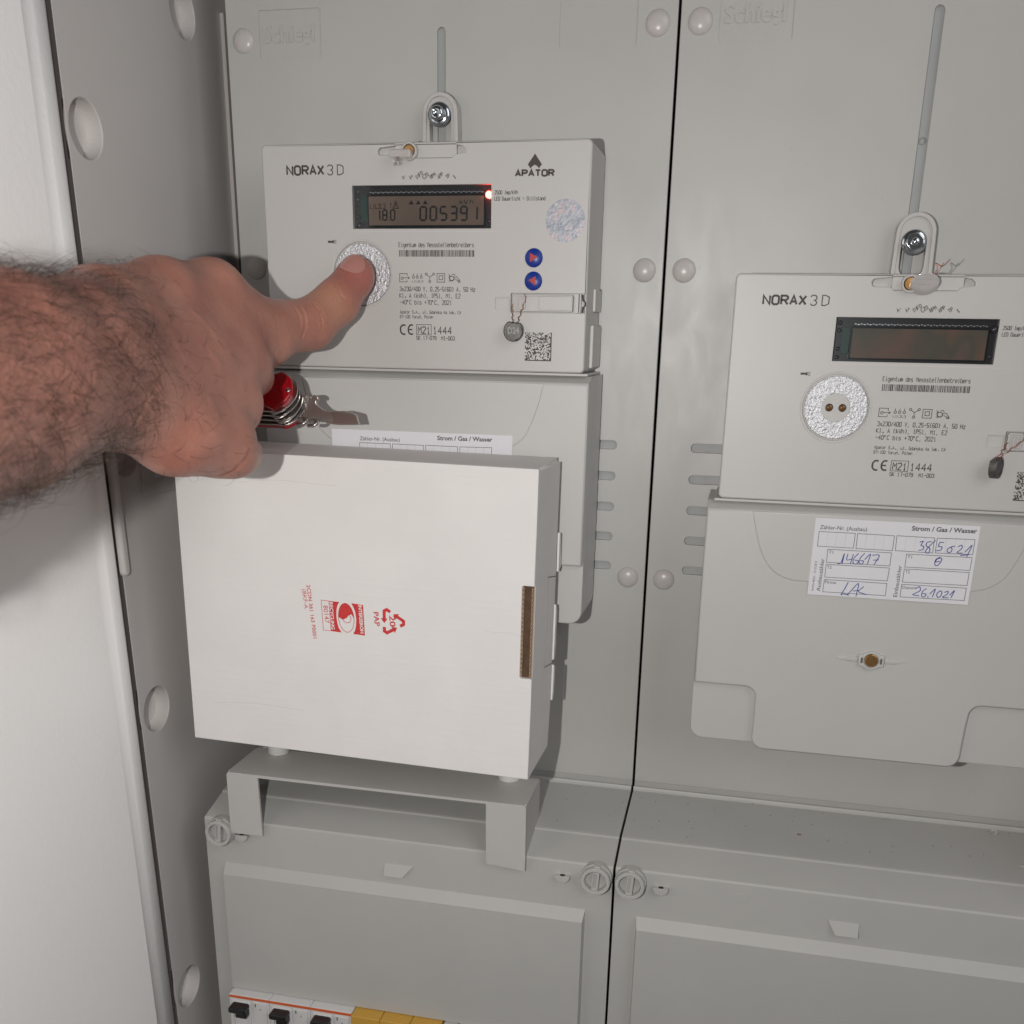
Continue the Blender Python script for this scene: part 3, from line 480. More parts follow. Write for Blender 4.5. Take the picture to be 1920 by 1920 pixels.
def meter(ox, oz, lit, label):
    YF = -46.7; YL = -50.0
    fr = lambda a, d, c: (a+ox, d, c+oz)
    T_ = thing('electricity_meter', (ox+127, 0, oz-309), label, 'electricity meter', 'electricity meters on the meter boards')
    # --- housing
    lcdh = rr(89.6, 164.5, -100.1, -79.4, .25, 2); port = circle(94.0, -122.4, 16.2, 56)
    latch = rr(175.4, 214.9, -140.6, -131.0, .6, 3); tabh = rr(167.3, 175.0, -138.8, -133.1, .2, 2)
    pock = [(104.2, -63.2), (105, -62), (113.2, -61.2), (113.8, -60.7), (145.6, -60.7), (146.2, -61.2), (149.2, -61.8), (151, -63.2), (151, -64.6), (145, -65.4), (143.4, -67), (114.6, -67), (113, -65.4), (105.5, -65.4), (104.4, -64.8)][::-1]
    bm = NB(); plate(bm, rr(39.6, 215.5, -170.2, -59.6, 2.6, 6), YF, -2, .9, [(lcdh, 3.2, .1, False), (port, 1.3, .25, True), (latch, 3.0, .15, True), (tabh, .9, .1, True), (pock, 3.4, .5, True)], fr=fr)
    body = part('housing', bm, METER, T_)
    bm = NB(); plate(bm, rr(37.6, 217.6, -171.6, -170.3, .5, 2), YF-.5, -2, .3, fr=fr); part('housing_lip', bm, METER, T_)
    bm = NB(); plate(bm, rr(215.3, 217.2, -168, -146, .8, 3), -30, -2, .4, fr=fr); box(bm, 215.3, 216.6, -24, -2, -139, -128, fr); part('side_rail', bm, METER, T_)
    # thin moulded step under the display
    bm = NB(); qd(bm, [(80.5, -101.5), (98, -101.2), (160, -101.25), (178.5, -101.9), (160, -101.75), (98, -101.7)], YF-.06, fr); part('moulded_line', bm, WALLM, body)
    bm = NB(); lathe(bm, 94.0, -122.4, [(16.9, YF+.1), (17.1, YF-.12), (17.4, YF-.12), (17.5, YF+.1)], 56, fr); part('port_ring', bm, METER, body)
    # --- terminal lid: hull with notched lower corners
    xl, xr = 34.2, 219.2; hull = arc(xr-3, -181.7+8, 0.01, 0, 1, 1)
    main = [(xr, -171.8)]+[(xl, -171.8)]+[(xl, -272.8)]+arc(62.5, -278.5, 5.6, 90, 0, 6)+[(68.3, -296)]+arc(75.2, -302, 7, 180, 270, 6)+arc(165+7, -302, 7, 270, 360, 6)+[(179.5, -284)]+arc(185.5, -278.5, 5.6, 180, 90, 6)+[(xr, -272.8)]
    bm = NB()
    # front face starts below a slanted top strip
    T0 = ring(bm, main, -3, fr); T1 = ring(bm, main, YL+7.5, fr)
    m2 = [(x if abs(z+171.8) > .01 else x, z if abs(z+171.8) > .01 else -172.2) for x, z in main]
    prof_in = inset(m2, .5); prof_in2 = inset(m2, 1.5)
    top = [(q[0], min(q[1], -175.0)) for q in prof_in]; top2 = [(q[0], min(q[1], -176.6)) for q in prof_in2]
    A1 = ring(bm, top, YL+.7, fr)
    for v, q in zip(A1, main): pass
    A2 = ring(bm, top2, YL, fr); bridge(bm, T0, T1); bridge(bm, T1, A1); bridge(bm, A1, A2, True); bm.faces.new(A2)
    lid = part('terminal_lid', bm, LIDM, T_)
    bm = NB()
    for s in (0, 1):
        X = (lambda x: x) if s == 0 else (lambda x: 253.4-x)
        pts = [(X(xl+.1), -270)]+[(X(a), c) for a, c in arc(xl+7.1, -299.4, 7, 180, 270, 6)]+[(X(80), -306.4), (X(80), -270)]
        if s: pts = pts[::-1]
        bm = NB(); plate(bm, pts, YL+3.6, -3, .8, fr=fr); part('lid_corner', bm, LIDM, T_)
    ut = [(58, -175.6), (60.5, -186), (64.2, -197), (68.5, -204), (74, -208.6), (81, -211), (92, -211.4), (162, -211.4), (173, -210.6), (180, -208), (185.5, -203), (189, -196), (192.5, -186), (195, -175.6)]
    ut = [tuple(q)[:2] for q in catmull([(a, c, 0) for a, c in ut], 4)]
    bm = NB(); plate(bm, ut, YL-.5, YL+.2, .65, fr=fr); part('lid_tongue', bm, LIDM, lid)
    # lid screw with fins
    bm = NB(); sc = (126.6, -251.6)
    o_ = rr(sc[0]-7.2, sc[0]+7.2, sc[1]-3.4, sc[1]+3.2, 1); o_ = [(a, c+(1.7 if c > sc[1] else -1.7)*max(0, 1-((a-sc[0])/4.2)**2)) for a, c in rr(sc[0]-6.7, sc[0]+6.7, sc[1]-3.2, sc[1]+3.2, .8)+[]]
    top_ = [(sc[0]+x_, sc[1]+3.2+max(0, 1-(x_/4.4)**2)*1.9) for x_ in np.linspace(6.5, -6.5, 17)]; bot_ = [(sc[0]+x_, sc[1]-3.2-max(0, 1-(x_/4.4)**2)*1.9) for x_ in np.linspace(-6.5, 6.5, 17)]
    plate(bm, [(float(a), float(c)) for a, c in top_+bot_], YL-1.7, YL, .5, [(circle(sc[0], sc[1], 3.9, 28), 1.6, .2, True)], fr=fr)
    for s in (-1, 1): box(bm, sc[0]+s*4.9-.55, sc[0]+s*4.9+.55, YL-1.75, YL-1.6, sc[1]-1.5, sc[1]+1.5, fr, 1)
    hs = part('screw_collar', bm, [LIDM, GAPM], lid)
    bm = NB(); lathe(bm, sc[0], sc[1], [(3.4, YL+.2), (3.4, YL-1.2), (3.1, YL-1.4), (0, YL-1.4)], 28, fr, smooth=False); box(bm, sc[0]-.3, sc[0]+.3, YL-1.5, YL-1.35, sc[1]-2.8, sc[1]+.4, fr); part('brass_screw', bm, BRASS, lid)
    bm = NB()
    for s in (-1, 1):
        f = [(sc[0]+s*6.9, sc[1]+1.5), (sc[0]+s*12, sc[1]+1.4), (sc[0]+s*18, sc[1]+.2), (sc[0]+s*12, sc[1]-1.2), (sc[0]+s*6.9, sc[1]-1.4)]
        if s > 0: f = f[::-1]
        plate(bm, f, YL-.8, YL+.1, .6, fr=fr)
    part('finger_groove', bm, LIDM, lid)
    paper_label(lid, ox+(-1.5 if lit else -.3), oz, YL-.5, -25.6 if lit else 0, not lit)
    # --- display
    d0 = YF+3.1
    bm = NB(); box(bm, 88.6, 165.5, d0, d0+2, -101, -78.4, fr); disp = part('display_well', bm, BEZEL, T_)
    bm = NB(); plate(bm, rr(97.2, 161.0, -99.0, -83.6, .2, 2), d0-1.5, d0, .15, fr=fr); part('display_frame', bm, BLACKP, disp)
    bm = NB(); plate(bm, rr(98.1, 160.2, -98.3, -84.5, .1, 2), d0-1.6, d0-1.45, 0, fr=fr); scr = part('lcd_panel', bm, LCDM if lit else LCDB, disp)
    bm = NB()
    for k in range(44): box(bm, 98.6+k*1.4, 99.5+k*1.4, d0-1.3, d0-.9, -82.6-.35*(k % 2), -82.3-.25*(k % 2), fr)
    part('connector_pins', bm, SILV, disp)
    bm = NB(); plate(bm, rr(93.2, 97.0, -96.5, -84, .6), d0-.6, d0, .1, fr=fr); part('circuit_board', bm, PCB, disp)
    for x, z in ((91.7, -82.0), (91.7, -85.6), (91.9, -94.2), (91.9, -98.2), (163, -96.5)):
        bm = NB(); lathe(bm, x, z, [(1.0, d0), (1.0, d0-.5), (.6, d0-.9), (0, d0-.95)], 16, fr); part('pin_head', bm, mat_pin, disp)
    bm = NB(); lathe(bm, 162.8, -84.1, [(1.75, d0), (1.75, d0-1.5), (1.2, d0-2.3), (0, d0-2.6)], 24, fr); part('led', bm, LEDM if lit else mat_pin, disp)
    if lit:
        bm = NB(); y = d0-1.68
        for k, ch in enumerate('005391'): seg_digit(bm, ch, 125.6+k*5.45, -96.5, 4.3, 7.4, 1.05, y, .03)
        seg_digit(bm, '1', 101.4, -96.2, 3.0, 5.6, .78, y, .03); seg_digit(bm, '8', 105.3, -96.2, 3.0, 5.6, .78, y, .03); seg_digit(bm, '0', 109.6, -96.2, 3.0, 5.6, .78, y, .03)
        for x in (104.6, 108.9): qd(bm, [(x, -96.2), (x+.5, -96.2), (x+.5, -95.6), (x, -95.6)], y, fr)
        for x in (121.4, 125.2, 129.0): qd(bm, [(x-1.35, -88.4), (x+1.35, -88.4), (x, -86.4)], y, fr)
        strokes(bm, [[(111.5, -90.2), (114.4, -90.2), (112.95, -86.8), (111.5, -90.2)], [(112.95, -87.8), (112.95, -89.6)]], .4, y, smooth=False, fr=fr)
        stext(bm, 'L1L2L3', (98.9, -90.3), (107.2, -90.3), 2.2, .3, y, fr=fr); stext(bm, 'kW', (147.6, -88.3), (151.6, -88.3), 1.9, .38, y, fr=fr); stext(bm, 'h', (153, -88.3), h=1.9, w=.38, y=y, pitch=2.1, fr=fr)
        text(bm, '!', (110.0, -90), (110.5, -90), 2.4, y=y, fr=fr)
        part('lcd_digits', bm, LCDK, scr)
    bm = NB(); plate(bm, rr(89.8, 164.3, -99.9, -79.6, .2, 2), YF+.25, YF+.7, 0, fr=fr, back=True); part('window_pane', bm, GLASS, disp)
    # --- optical port
    bm = NB(); lathe(bm, 94.0, -122.4, [(15.4, YF+1.3), (15.35, YF+.1), (15.1, YF-.05), (7.0, YF-.05), (6.9, YF+.3), (0, YF+.3)], 64, fr, smooth=False); op = part('port_disc', bm, [FOIL], T_)
    bm = NB(); lathe(bm, 94.0, -122.4, [(6.95, YF+.3), (6.9, YF+.02), (0, YF+.02)], 48, fr, smooth=False); part('port_core', bm, METER, op)
    for s in (-1, 1):
        bm = NB(); lathe(bm, 94.0+s*3.2, -122.4, [(1.95, YF-.02), (1.9, YF-.1), (1.6, YF-.1), (1.5, YF)], 24, fr); part('eye_rim', bm, BLACKP, op)
        bm = NB(); lathe(bm, 94.0+s*3.2, -122.4, [(1.6, YF-.0), (1.3, YF-.3), (.7, YF-.55), (0, YF-.6)], 24, fr); part('eye_lens', bm, EYE, op)
    # --- buttons, hologram, latch
    for k, z in enumerate((-114.0, -125.1)):
        bm = NB(); lathe(bm, 187.3, z, [(4.65, YF+.2), (4.6, YF-.35), (4.2, YF-.75), (0, YF-.85)], 36, fr); bt = part('button', bm, BLUE, T_)
        s = 1 if k == 0 else -1; bm = NB(); tri = [(187.3-1.6*s-.3, z-2.2), (187.3+2.3*s-.2, z+.3), (187.3-1.6*s-.3, z+2.3)]
        if s < 0: tri = tri[::-1]
        plate(bm, tri, YF-1.0, YF-.7, 0, fr=fr); part('arrow', bm, REDB, bt)
    bm = NB(); plate(bm, circle(203, -96.6, 10.1, 48), YF-.1, YF, 0, fr=fr); part('hologram_sticker', bm, HOLO, T_)
    bm = NB(); plate(bm, rr(176.6, 208.2, -140.0, -131.7, 1.0), YF+.1, YF+2.9, .35, [(rr(177.6, 207.4, -139.2, -132.5, .7), .7, .1, False)], fr=fr)
    box(bm, 177.4, 190.5, YF+.8, YF+1.4, -139.4, -132.3, fr); lt = part('latch', bm, METER, T_)
    bm = NB(); plate(bm, rr(190.4, 207.6, -139.2, -132.5, .2, 2), YF+.25, YF+.8, .2, fr=fr); part('latch_plate', bm, METER, lt)
    bm = NB(); plate(bm, rr(179.0, 183.4, -138.9, -132.8, .8), YF-.35, YF+1, .25, [(rr(179.7, 182.6, -138.2, -133.5, .4), .9, .05, True)], fr=fr); box(bm, 180.9, 181.4, YF-.2, YF+.6, -138.2, -133.5, fr); part('latch_eye', bm, METER, lt)
    bm = NB(); box(bm, 209.4, 211.2, YF+.1, YF+2.9, -140.4, -131.2, fr); box(bm, 211.9, 212.4, YF+.4, YF+2.9, -140.4, -131.2, fr); part('latch_hinge', bm, METER, lt)
    bm = NB(); strokes(bm, [[(213.2, -131.5), (213.4, -134.2), (214.9, -135.2), (215, -136.8), (213.5, -137.8), (213.2, -140.3)]], .55, YF-.02, smooth=False, fr=fr); part('hinge_gap', bm, DARK, lt)
    # --- printing
    bm = NB(); y = YF-.06
    stext(bm, 'NORAX', (53.8, -73.9), (74.2, -73.9), 4.0, 1.0, y, fr=fr); stext(bm, '3', (76.4, -74.2), h=4.6, w=.5, y=y, pitch=4.0, fr=fr); stext(bm, 'D', (81.9, -74.2), h=4.6, w=.5, y=y, pitch=4.4, fr=fr)
    part('model_name', bm, INK, body); bm = NB(); stext(bm, 'APATOR', (177.0, -76.0), (196.4, -76.0), 2.6, .9, y, fr=fr)
    part('maker_name', bm, INK, body); bm = NB()
    qd(bm, [(186.7, -65.9), (190.3, -70.8), (188.9, -72.6), (187.9, -71.6), (186.7, -70.9)], y, fr); qd(bm, [(186.7, -65.9), (186.7, -70.9), (185.5, -71.6), (184.5, -72.6), (183.1, -70.8)], y, fr)
    part('maker_emblem', bm, INK, body); bm = NB()
    for k, s in enumerate(('A-', 'A+', 'INFO', 'CZO', 'RPM', 'APP', 'TP', '§')):
        stext(bm, s, (117.8+k*3.92-(.6 if k in (2, 3, 4, 5) else 0), -76.9), h=1.7, w=.3, y=y, pitch=1.15, angle=math.radians(36), fr=fr)
    part('cursor_captions', bm, INK, body); bm = NB(); stext(bm, '2500 Imp/kWh', (166.3, -84.2), (178.2, -84.2), 1.7, .25, y, fr=fr); stext(bm, 'LED Dauerlicht = Stillstand', (166.3, -87.1), (192.4, -87.1), 1.7, .25, y, fr=fr)
    part('led_caption', bm, INK, body); bm = NB(); stext(bm, 'Eigentum des Messstellenbetreibers', EIG[0], (EIG[1][0], EIG[0][1]), 2.1, .28, y, fr=fr)
    part('owner_line', bm, INK, body); bm = NB()
    x, x1 = BAR[0][0], BAR[1][0]; bz0, bz1 = BAR[1][1], BAR[0][1]; rb = random.Random(5)
    while x < x1-.3:
        w = rb.choice((.22, .22, .42, .6)); qd(bm, [(x, bz0), (x+w, bz0), (x+w, bz1), (x, bz1)], y, fr); x += w+rb.choice((.22, .24, .44))
    part('barcode', bm, INK, body); bm = NB()
    for s, (a, c), h in MTEXT: stext(bm, s, a, (c[0], a[1]), h*.80, {4.2: .5, 4.4: .5, 1.9: .22, 1.2: .18}.get(h, .3), y, fr=fr)
    part('rating_text', bm, INK, body); bm = NB(); strokes(bm, ICON, .3, y, smooth=False, fr=fr); part('symbol_row', bm, INK, body); bm = NB(); strokes(bm, CE[:2], .85, y, smooth=True, fr=fr); strokes(bm, CE[2:3], .7, y-.02, smooth=False, fr=fr); strokes(bm, CE[3:], .28, y, smooth=False, fr=fr)
    part('conformity_mark', bm, INK, body); bm = NB()
    # torch symbol
    qd(bm, [(75.2, -105.9), (77.3, -105.9), (77.3, -106.9), (75.2, -106.9)], y, fr); qd(bm, [(77.3, -106.0), (78.4, -105.5), (78.4, -107.3), (77.3, -106.8)], y, fr)
    for dz in (-.9, 0, .9): strokes(bm, [[(78.3, -106.4+dz*.4), (80.0, -106.4+dz)]], .25, y, smooth=False, fr=fr)
    part('torch_symbol', bm, INK, body); bm = NB(); rb = random.Random(11); n = 26; c = 14.2/n                        # scattered square dots, carries no code
    for i in range(n):
        for j in range(n):
            if i == n-1 or j == 0 or rb.random() < .47: 
                a0 = 183.6+i*c; c0 = -164.4+j*c; qd(bm, [(a0, c0), (a0+c*.97, c0), (a0+c*.97, c0+c*.97), (a0, c0+c*.97)], y, fr)
    part('dot_pattern', bm, INK, body)
    # --- hanging lug and bolt
    lz = -29.5 if lit else -28.4; cx = 126.2
    lug = arc(cx, lz-9.6, 9.6, 0, 180, 16)+[(cx-10.2, -60.5), (cx+10.2, -60.5)]; rim_in = inset(lug, 2.0)
    sz = -40.3 if lit else -42.6
    hole = rr(cx-6.3, cx+5.7, sz-17, sz+5.5, 5.9, 8)
    bm = NB(); plate(bm, lug, -8.6, -1.2, .5, [(inset(lug, 2.0), 1.5, .2, False)], fr=fr); hl = part('hanging_lug', bm, METER, T_)
    bm = NB(); plate(bm, inset(lug, 1.9), -7.1, -5.6, 0, [(hole, 5.5, .3, False)], fr=fr); part('lug_web', bm, METER, hl)
    bm = NB(); box(bm, 113.6, 146, YF+.8, -3, -66.8, -60.9, fr); lathe(bm, 121.7, -64, [(4.3, YF+1), (4.3, YF-2.2), (3.9, YF-2.7), (3.3, YF-2.7), (3.2, YF-.5), (0, YF-.4)], 32, fr, smooth=False); part('lug_base', bm, METER, T_)
    bm = NB(); lathe(bm, 121.7, -64, [(2.9, YF-.4), (2.9, YF-2.0), (2.6, YF-2.3), (0, YF-2.2)], 28, fr, smooth=False); part('seal_screw', bm, BRASS, T_)
    bm = NB(); lathe(bm, cx-.6, sz, [(6.1, -7.2), (6.2, -8.2), (5.4, -8.8), (3.9, -9.2)], 40, fr)
    if lit: lathe(bm, cx-.6, sz, [(3.9, -9.2), (3.8, -12.6), (3.0, -13.6), (1.6, -14.0), (1.2, -13.4), (0, -13.2)], 40, fr)
    else:
        hx = [(cx-.6+4.6*math.cos(math.radians(15+60*i)), sz+4.6*math.sin(math.radians(15+60*i))) for i in range(6)]; plate(bm, hx, -13.2, -9, .5, fr=fr); lathe(bm, cx-.6, sz, [(2.0, -13.1), (1.9, -15.4), (1.3, -16), (0, -16)], 24, fr)
    part('fixing_bolt', bm, CHROME, T_)
    # anchors used by the seals
    return T_
mat_pin = mat('dull_pin', (.10, .09, .10), .25, .5)
EYE = mat('amber_eye', (.16, .075, .02), .08, 0, coat=1)
meter(0, 0, True, 'left electricity meter with its display on and a thumb pressed on it')
meter(250, -61.05, False, 'right electricity meter with its display blank and a handwritten label')
# ---- seals
def lead_seal(cx, cz, ox, oz, turn, tilt, label):
    T_ = thing('lead_seal', (cx, -50, cz-6), label, 'seal', 'lead seals hanging from the meter latches')
    ca, sa = math.cos(turn), math.sin(turn); cb, sb = math.cos(tilt), math.sin(tilt)
    def fr(a, d, c):
        a, c = a*math.cos(tilt)-c*math.sin(tilt), a*math.sin(tilt)+c*math.cos(tilt)
        return (cx+a*ca-d*sa, -50.5+a*sa+d*ca, cz+c)
    ou = [(q[0]*1.0, q[1]*1.06) for q in circle(0, 0, 5.1, 34)]; ou = [(a, min(c, 4.3)) for a, c in ou]
    bm = NB(); plate(bm, ou, -1.8, 1.8, .6, [(circle(.5, -.3, 4.0, 28), .45, .2, True)], fr=fr, back=True); sb_ = part('lead_body', bm, LEAD, T_)
    bm = NB(); text(bm, 'D24', (-2.6, -1.7), h=3.1, width=6, y=-1.62, bold=.03, angle=.12, fr=fr); part('stamp', bm, mat('lead_raised', (.17, .165, .16), .5, .7), sb_)
    bm = NB(); top = Vector(fr(-.9, 0, 4.2)); top2 = Vector(fr(1.6, 0, 4.2)); e1 = Vector((ox+176.4, -47.3, oz-136.5)); e2 = Vector((ox+183.2, -47.6, oz-135.2))
    for a, e in ((top, e1), (top2, e2)):
        pts = []; n = 9
        for k in range(n+1):
            t = k/n; q = a.lerp(e, t); pts.append((q.x+.45*math.sin(k*2.3), q.y-.4*math.cos(k*1.9)-.3, q.z+.1))
        tube(bm, pts, .17, 6); pts2 = [(x+.3*math.sin(k*3.1), y_-.3, z+.2*math.cos(k*2.7)) for k, (x, y_, z) in enumerate(pts)]; tube(bm, pts2, .15, 6)
    tube(bm, [e2, e2+Vector((.5, -.5, 2)), e2+Vector((-.3, -.3, 3.6))], .17, 6)
    part('twisted_wire', bm, COPPER, T_)
lead_seal(178.0, -149.6, 0, 0, .12, -.1, 'round lead seal stamped D24 hanging beside the square dot pattern of the left meter')
lead_seal(422.6, -209.2, 250, -61.05, 1.02, .25, 'lead seal turned edge-on hanging from the latch of the right meter')
T_ = thing('plastic_seal', (118.5, -49, -68), 'translucent pinkish plastic seal lying sideways on top of the left meter', 'seal', 'plastic seals at the meter tops')
bm = NB(); frs = lambda a, d, c: (118.4+a*.99-c*.02, -50.6+d, -65.1+c)
plate(bm, rr(-6.2, 5.6, -2.6, 1.4, 1.2), -3.0, 2.5, 1.0, fr=frs); bs = part('seal_shell', bm, CLEARP, T_)
bm = NB(); plate(bm, rr(-5.9, 3.6, -.9, -.1, .3), -3.25, -2.9, .1, fr=frs); part('seal_ridge', bm, CLEARP, bs)
bm = NB()
for k in range(5): tube(bm, [(115.8+k*.5, -53.5, -67.2), (115.4+k*.7, -54, -69.4), (115.2+.9*k-.6*(k % 2), -53.4, -71.5+.6*(k % 3))], .16, 6)
part('wire_tail', bm, mat('silver_wire', (.55, .5, .48), .3, 1), T_)
T_ = thing('plastic_seal', (376.4, -49, -130), 'round translucent pinkish plastic seal on top of the right meter', 'seal', 'plastic seals at the meter tops')
def frt(a, d, c): return (377.6+a, -51+d*.8-c*.55, -125.4+c*.86-d*.4)
bm = NB(); plate(bm, [(x*1.25, z*.92) for x, z in circle(0, 0, 5.2, 36)], -2.6, 1.6, 1.1, fr=frt, back=True); bs = part('seal_shell', bm, CLEARP, T_)
bm = NB(); plate(bm, rr(-3.4, 3.2, -1.6, -.8, .35), -2.85, -2.5, .1, fr=frt); plate(bm, rr(-4, 3.6, 1.0, 1.7, .35), -2.85, -2.5, .1, fr=frt); part('seal_ridge', bm, CLEARP, bs)
bm = NB(); tube(bm, [(380.5, -53, -122), (382, -54, -118.6), (381, -54, -116.3), (384, -53.5, -117.6), (385.8, -53, -116.2), (387.4, -52, -114.4)], .2, 6); tube(bm, [(381, -53, -122), (383, -54.5, -119), (384.5, -54, -116.3)], .2, 6); part('wire_tail', bm, COPPER, T_)
# ================================================================= BRACKET AND BOX
T_ = thing('sheet_bracket', (108, -72, -441), 'grey sheet metal bracket bridging the ledge under the white carton', 'bracket')
bm = NB(); leg = lambda x0, x1: plate(bm, rr(x0, x1, -441, -401, .8, 3), -92.4, -90.9, .25, back=True)
bm = NB(); plate(bm, [(17.2, -440.6), (38, -440.2), (37.2, -402.2), (176.2, -402.0), (176.6, -439.6), (199.6, -441.4)]+arc(197.2, -402.6, 2.2, 0, 90, 5)+arc(19.4, -402.6, 2.2, 90, 180, 5), -92.4, -90.8, .12, back=True); part('front_leg_plate', bm, METALG, T_)
bm = NB(); plate(bm, [(18.6, -91.9), (198, -91.9), (198, -52), (18.6, -52)], 0, 1.5, 0, fr=lambda a, d, c: (a, c, -400.42-d), back=True); part('top_plate', bm, METALG, T_)
sidep = [(-92.2, -441), (-89.0, -441), (-88.4, -434.6), (-64.5, -428.0), (-52, -426.4), (-52, -402.4), (-54, -400.6), (-90, -400.6), (-92.2, -402.6)]
for x in (17.4, 197.9):
    bm = NB(); plate(bm, sidep, 0, 1.4, .15, fr=lambda a, d, c, x=x: (x+1.4-d, a, c), back=True); part('side_plate', bm, METALG, T_)
for x, y in ((34.4, -56.5), (182, -58.5)):
    bm = NB(); lathe(bm, x, 0, [(0, .2), (6.3, .2), (6.5, 0.6), (6.5, 23.5), (0, 23.6)], 32, fr=lambda a, d, c, y=y: (a, y+c, -400.4+d)); part('white_foot', bm, WHITEP, T_)
# carton
P0 = Vector((6.4, -105.5, -374.6)); e1 = (Vector((203.6, -110, -376.5))-P0); BWd = e1.length; e1.normalize()
e3 = Vector((-.0055, .0, 1.0)); e3 = (e3-e1*e3.dot(e1)).normalized(); e2 = e3.cross(e1).normalized()
if e2.y < 0: e2 = -e2
BH, BD = 163.6, 53.5
def fb(a, d, c): return tuple(P0+e1*a+e2*d+e3*c)
T_ = thing('cardboard_box', (100, -80, -376), 'white cardboard carton with red recycling print standing on the grey bracket', 'box')
c0, c1 = 56.5, 105.5
bm = NB(); fo = [(0, 0), (BWd, 0), (BWd, c0)]+[(BWd-5.6, c0), (BWd-6.4, c0+.8), (BWd-6.4, c1-.8), (BWd-5.6, c1), (BWd, c1), (BWd, BH), (0, BH)]
plate(bm, fo, 0, 2.6, .5, fr=fb, back=True); part('front_panel', bm, CARD, T_)
bm = NB(); plate(bm, [(0, 2.8), (0, BD-2), (BWd-2, BD), (BWd, 2.8)], 0, 2, .3, fr=lambda a, d, c: fb(a, c, BH-d), back=True); part('top_panel', bm, CARD, T_)
bm = NB(); plate(bm, [(0, 2.8), (0, BD), (BWd-1, BD), (BWd, 2.8)][::-1], 0, 2, .3, fr=lambda a, d, c: fb(a, c, d), back=True); part('bottom_panel', bm, CARD, T_)
sp = [(2.8, .4), (2.8, BH-.6), (BD-.5, BH-2), (BD-1, 123), (BD+.8, 122), (BD+1.6, 113), (BD+3.6, 104), (BD-.2, 102), (BD-.6, 84), (BD-1.8, 62), (BD-2, 50), (BD, 49), (BD-.6, 30), (BD-3, 12), (BD-4.5, .5)]
bm = NB(); plate(bm, sp, 0, 2.6, .3, fr=lambda a, d, c: fb(BWd-d, a, c), back=True); part('side_panel', bm, CARD, T_)
bm = NB(); plate(bm, [(2.8, .4), (2.8, BH-.6), (BD-.5, BH-.6), (BD-1, .4)], 0, 2.6, .3, fr=lambda a, d, c: fb(d, a, c), back=True); part('side_panel', bm, CARD, T_)
bm = NB(); plate(bm, [(31, 103.5), (31.4, 54), (BD-2.6, 50.5), (BD-1.2, 99.5)], -.14, .1, .05, fr=lambda a, d, c: fb(BWd-d, a, c)); part('tuck_flap', bm, CARD, T_)
bm = NB(); strokes(bm, [[(BD-1.4, 99.8), (31, 103.7), (31.4, 53.5), (BD-2.5, 50.0)]], .5, -.2, smooth=False, fr=lambda a, d, c: fb(BWd-d, a, c)); part('flap_gap_shade', bm, GAPM, T_)  # flap outline drawn dark for the shade in its gap
bm = NB(); box(bm, 2, BWd-2.7, BD-3.5, BD-1, 1, BH-2.2, fb); part('back_panel', bm, CARD, T_)
bm = NB(); box(bm, BWd-7.5, BWd-.6, 2.7, 4.5, c0-2, c1+2, fb); part('inner_board', bm, CARDB, T_)
bm = NB()
for xx in (BWd-5.9, BWd-.7):
    z = []; k = c0+.6
    while k < c1-.6: z.append((xx+.35*math.sin(k*2.6), k)); k += .3
    strokes(bm, [z], .35, .4, smooth=False, fr=fb); strokes(bm, [[(xx-.55, c0+.4), (xx-.55, c1-.4)], [(xx+.55, c0+.4), (xx+.55, c1-.4)]], .22, .35, smooth=False, fr=fb)
part('corrugated_edge', bm, mat('kraft_edge', (.42, .29, .19), .9), T_)
CREASEM = mat('crease_card', (.66, .64, .62), .8)
for ln in ([(BWd-27, 80.6), (BWd-20, 79.8), (BWd-12, 80.4), (BWd-7, 79.3)], [(36, 148), (60, 150.4), (92, 149.2)], [(14, 23), (40, 25.5), (70, 24.4)]):
    bm = NB(); strokes(bm, [ln], .28, -.02, fr=fb); part('crease', bm, CREASEM, T_)
for pts, dd in (([(BD-2, 124), (BD+1.5, 123), (BD+3.2, 112), (BD+5.0, 104), (BD-1, 102.5)], 1.6), ([(BD-2, 84), (BD+1.2, 80), (BD+2.2, 62), (BD+.8, 53), (BD-2, 52)], 1.2), ([(BD-2, 49), (BD+1.8, 47), (BD+1.2, 31), (BD-2, 28)], 1.4)):
    bm = NB(); plate(bm, pts, -dd, -dd+1.2, .2, fr=lambda a, d, c: fb(BWd-d, a, c), back=True); part('flap_lip', bm, CARD, T_)
# red print; printed sideways (reads downwards)
def fp(a, d, c): return fb(a, d, c)
bm = NB(); yy = -.06
def loc(x, z): return (x-P0.x, z-P0.z)
D = -math.pi/2-.06
def bx_(x, z): return loc(x, z)
def rot(x, z):   # local print frame: u runs down the box, v runs to the right; origin at top-left of the emblem
    return bx_(87.6+z*1.0+x*.045, -286.0-x+z*(-.01))
R_ = lambda pts: [rot(*p) for p in pts]
qd(bm, R_([(0, 6), (16.4, 6), (16.6, 11), (15, 9.3), (12, 8.3), (8.3, 8.0), (4.5, 8.3), (1.6, 9.3), (0, 10.6)][::1]) , yy, fp) if False else None
def concave(pts):
    r_ = ring(bm, R_(pts), yy, fp); bm.faces.new(r_)
concave([(0, 4.6), (16.5, 4.6), (16.7, 10.8), (14.5, 9.4), (12, 8.7), (8.3, 8.4), (4.5, 8.7), (2.0, 9.4), (0, 10.6)])
concave([(0, 17.4), (2.2, 18.6), (4.5, 19.3), (8.3, 19.7), (12, 19.3), (14.6, 18.6), (16.8, 17.4), (17, 24), (.2, 24)])
strokes(bm, [R_([(0, 4.6), (0, .3), (16.4, .3), (16.4, 4.6)])], .28, yy, smooth=False, fr=fp)
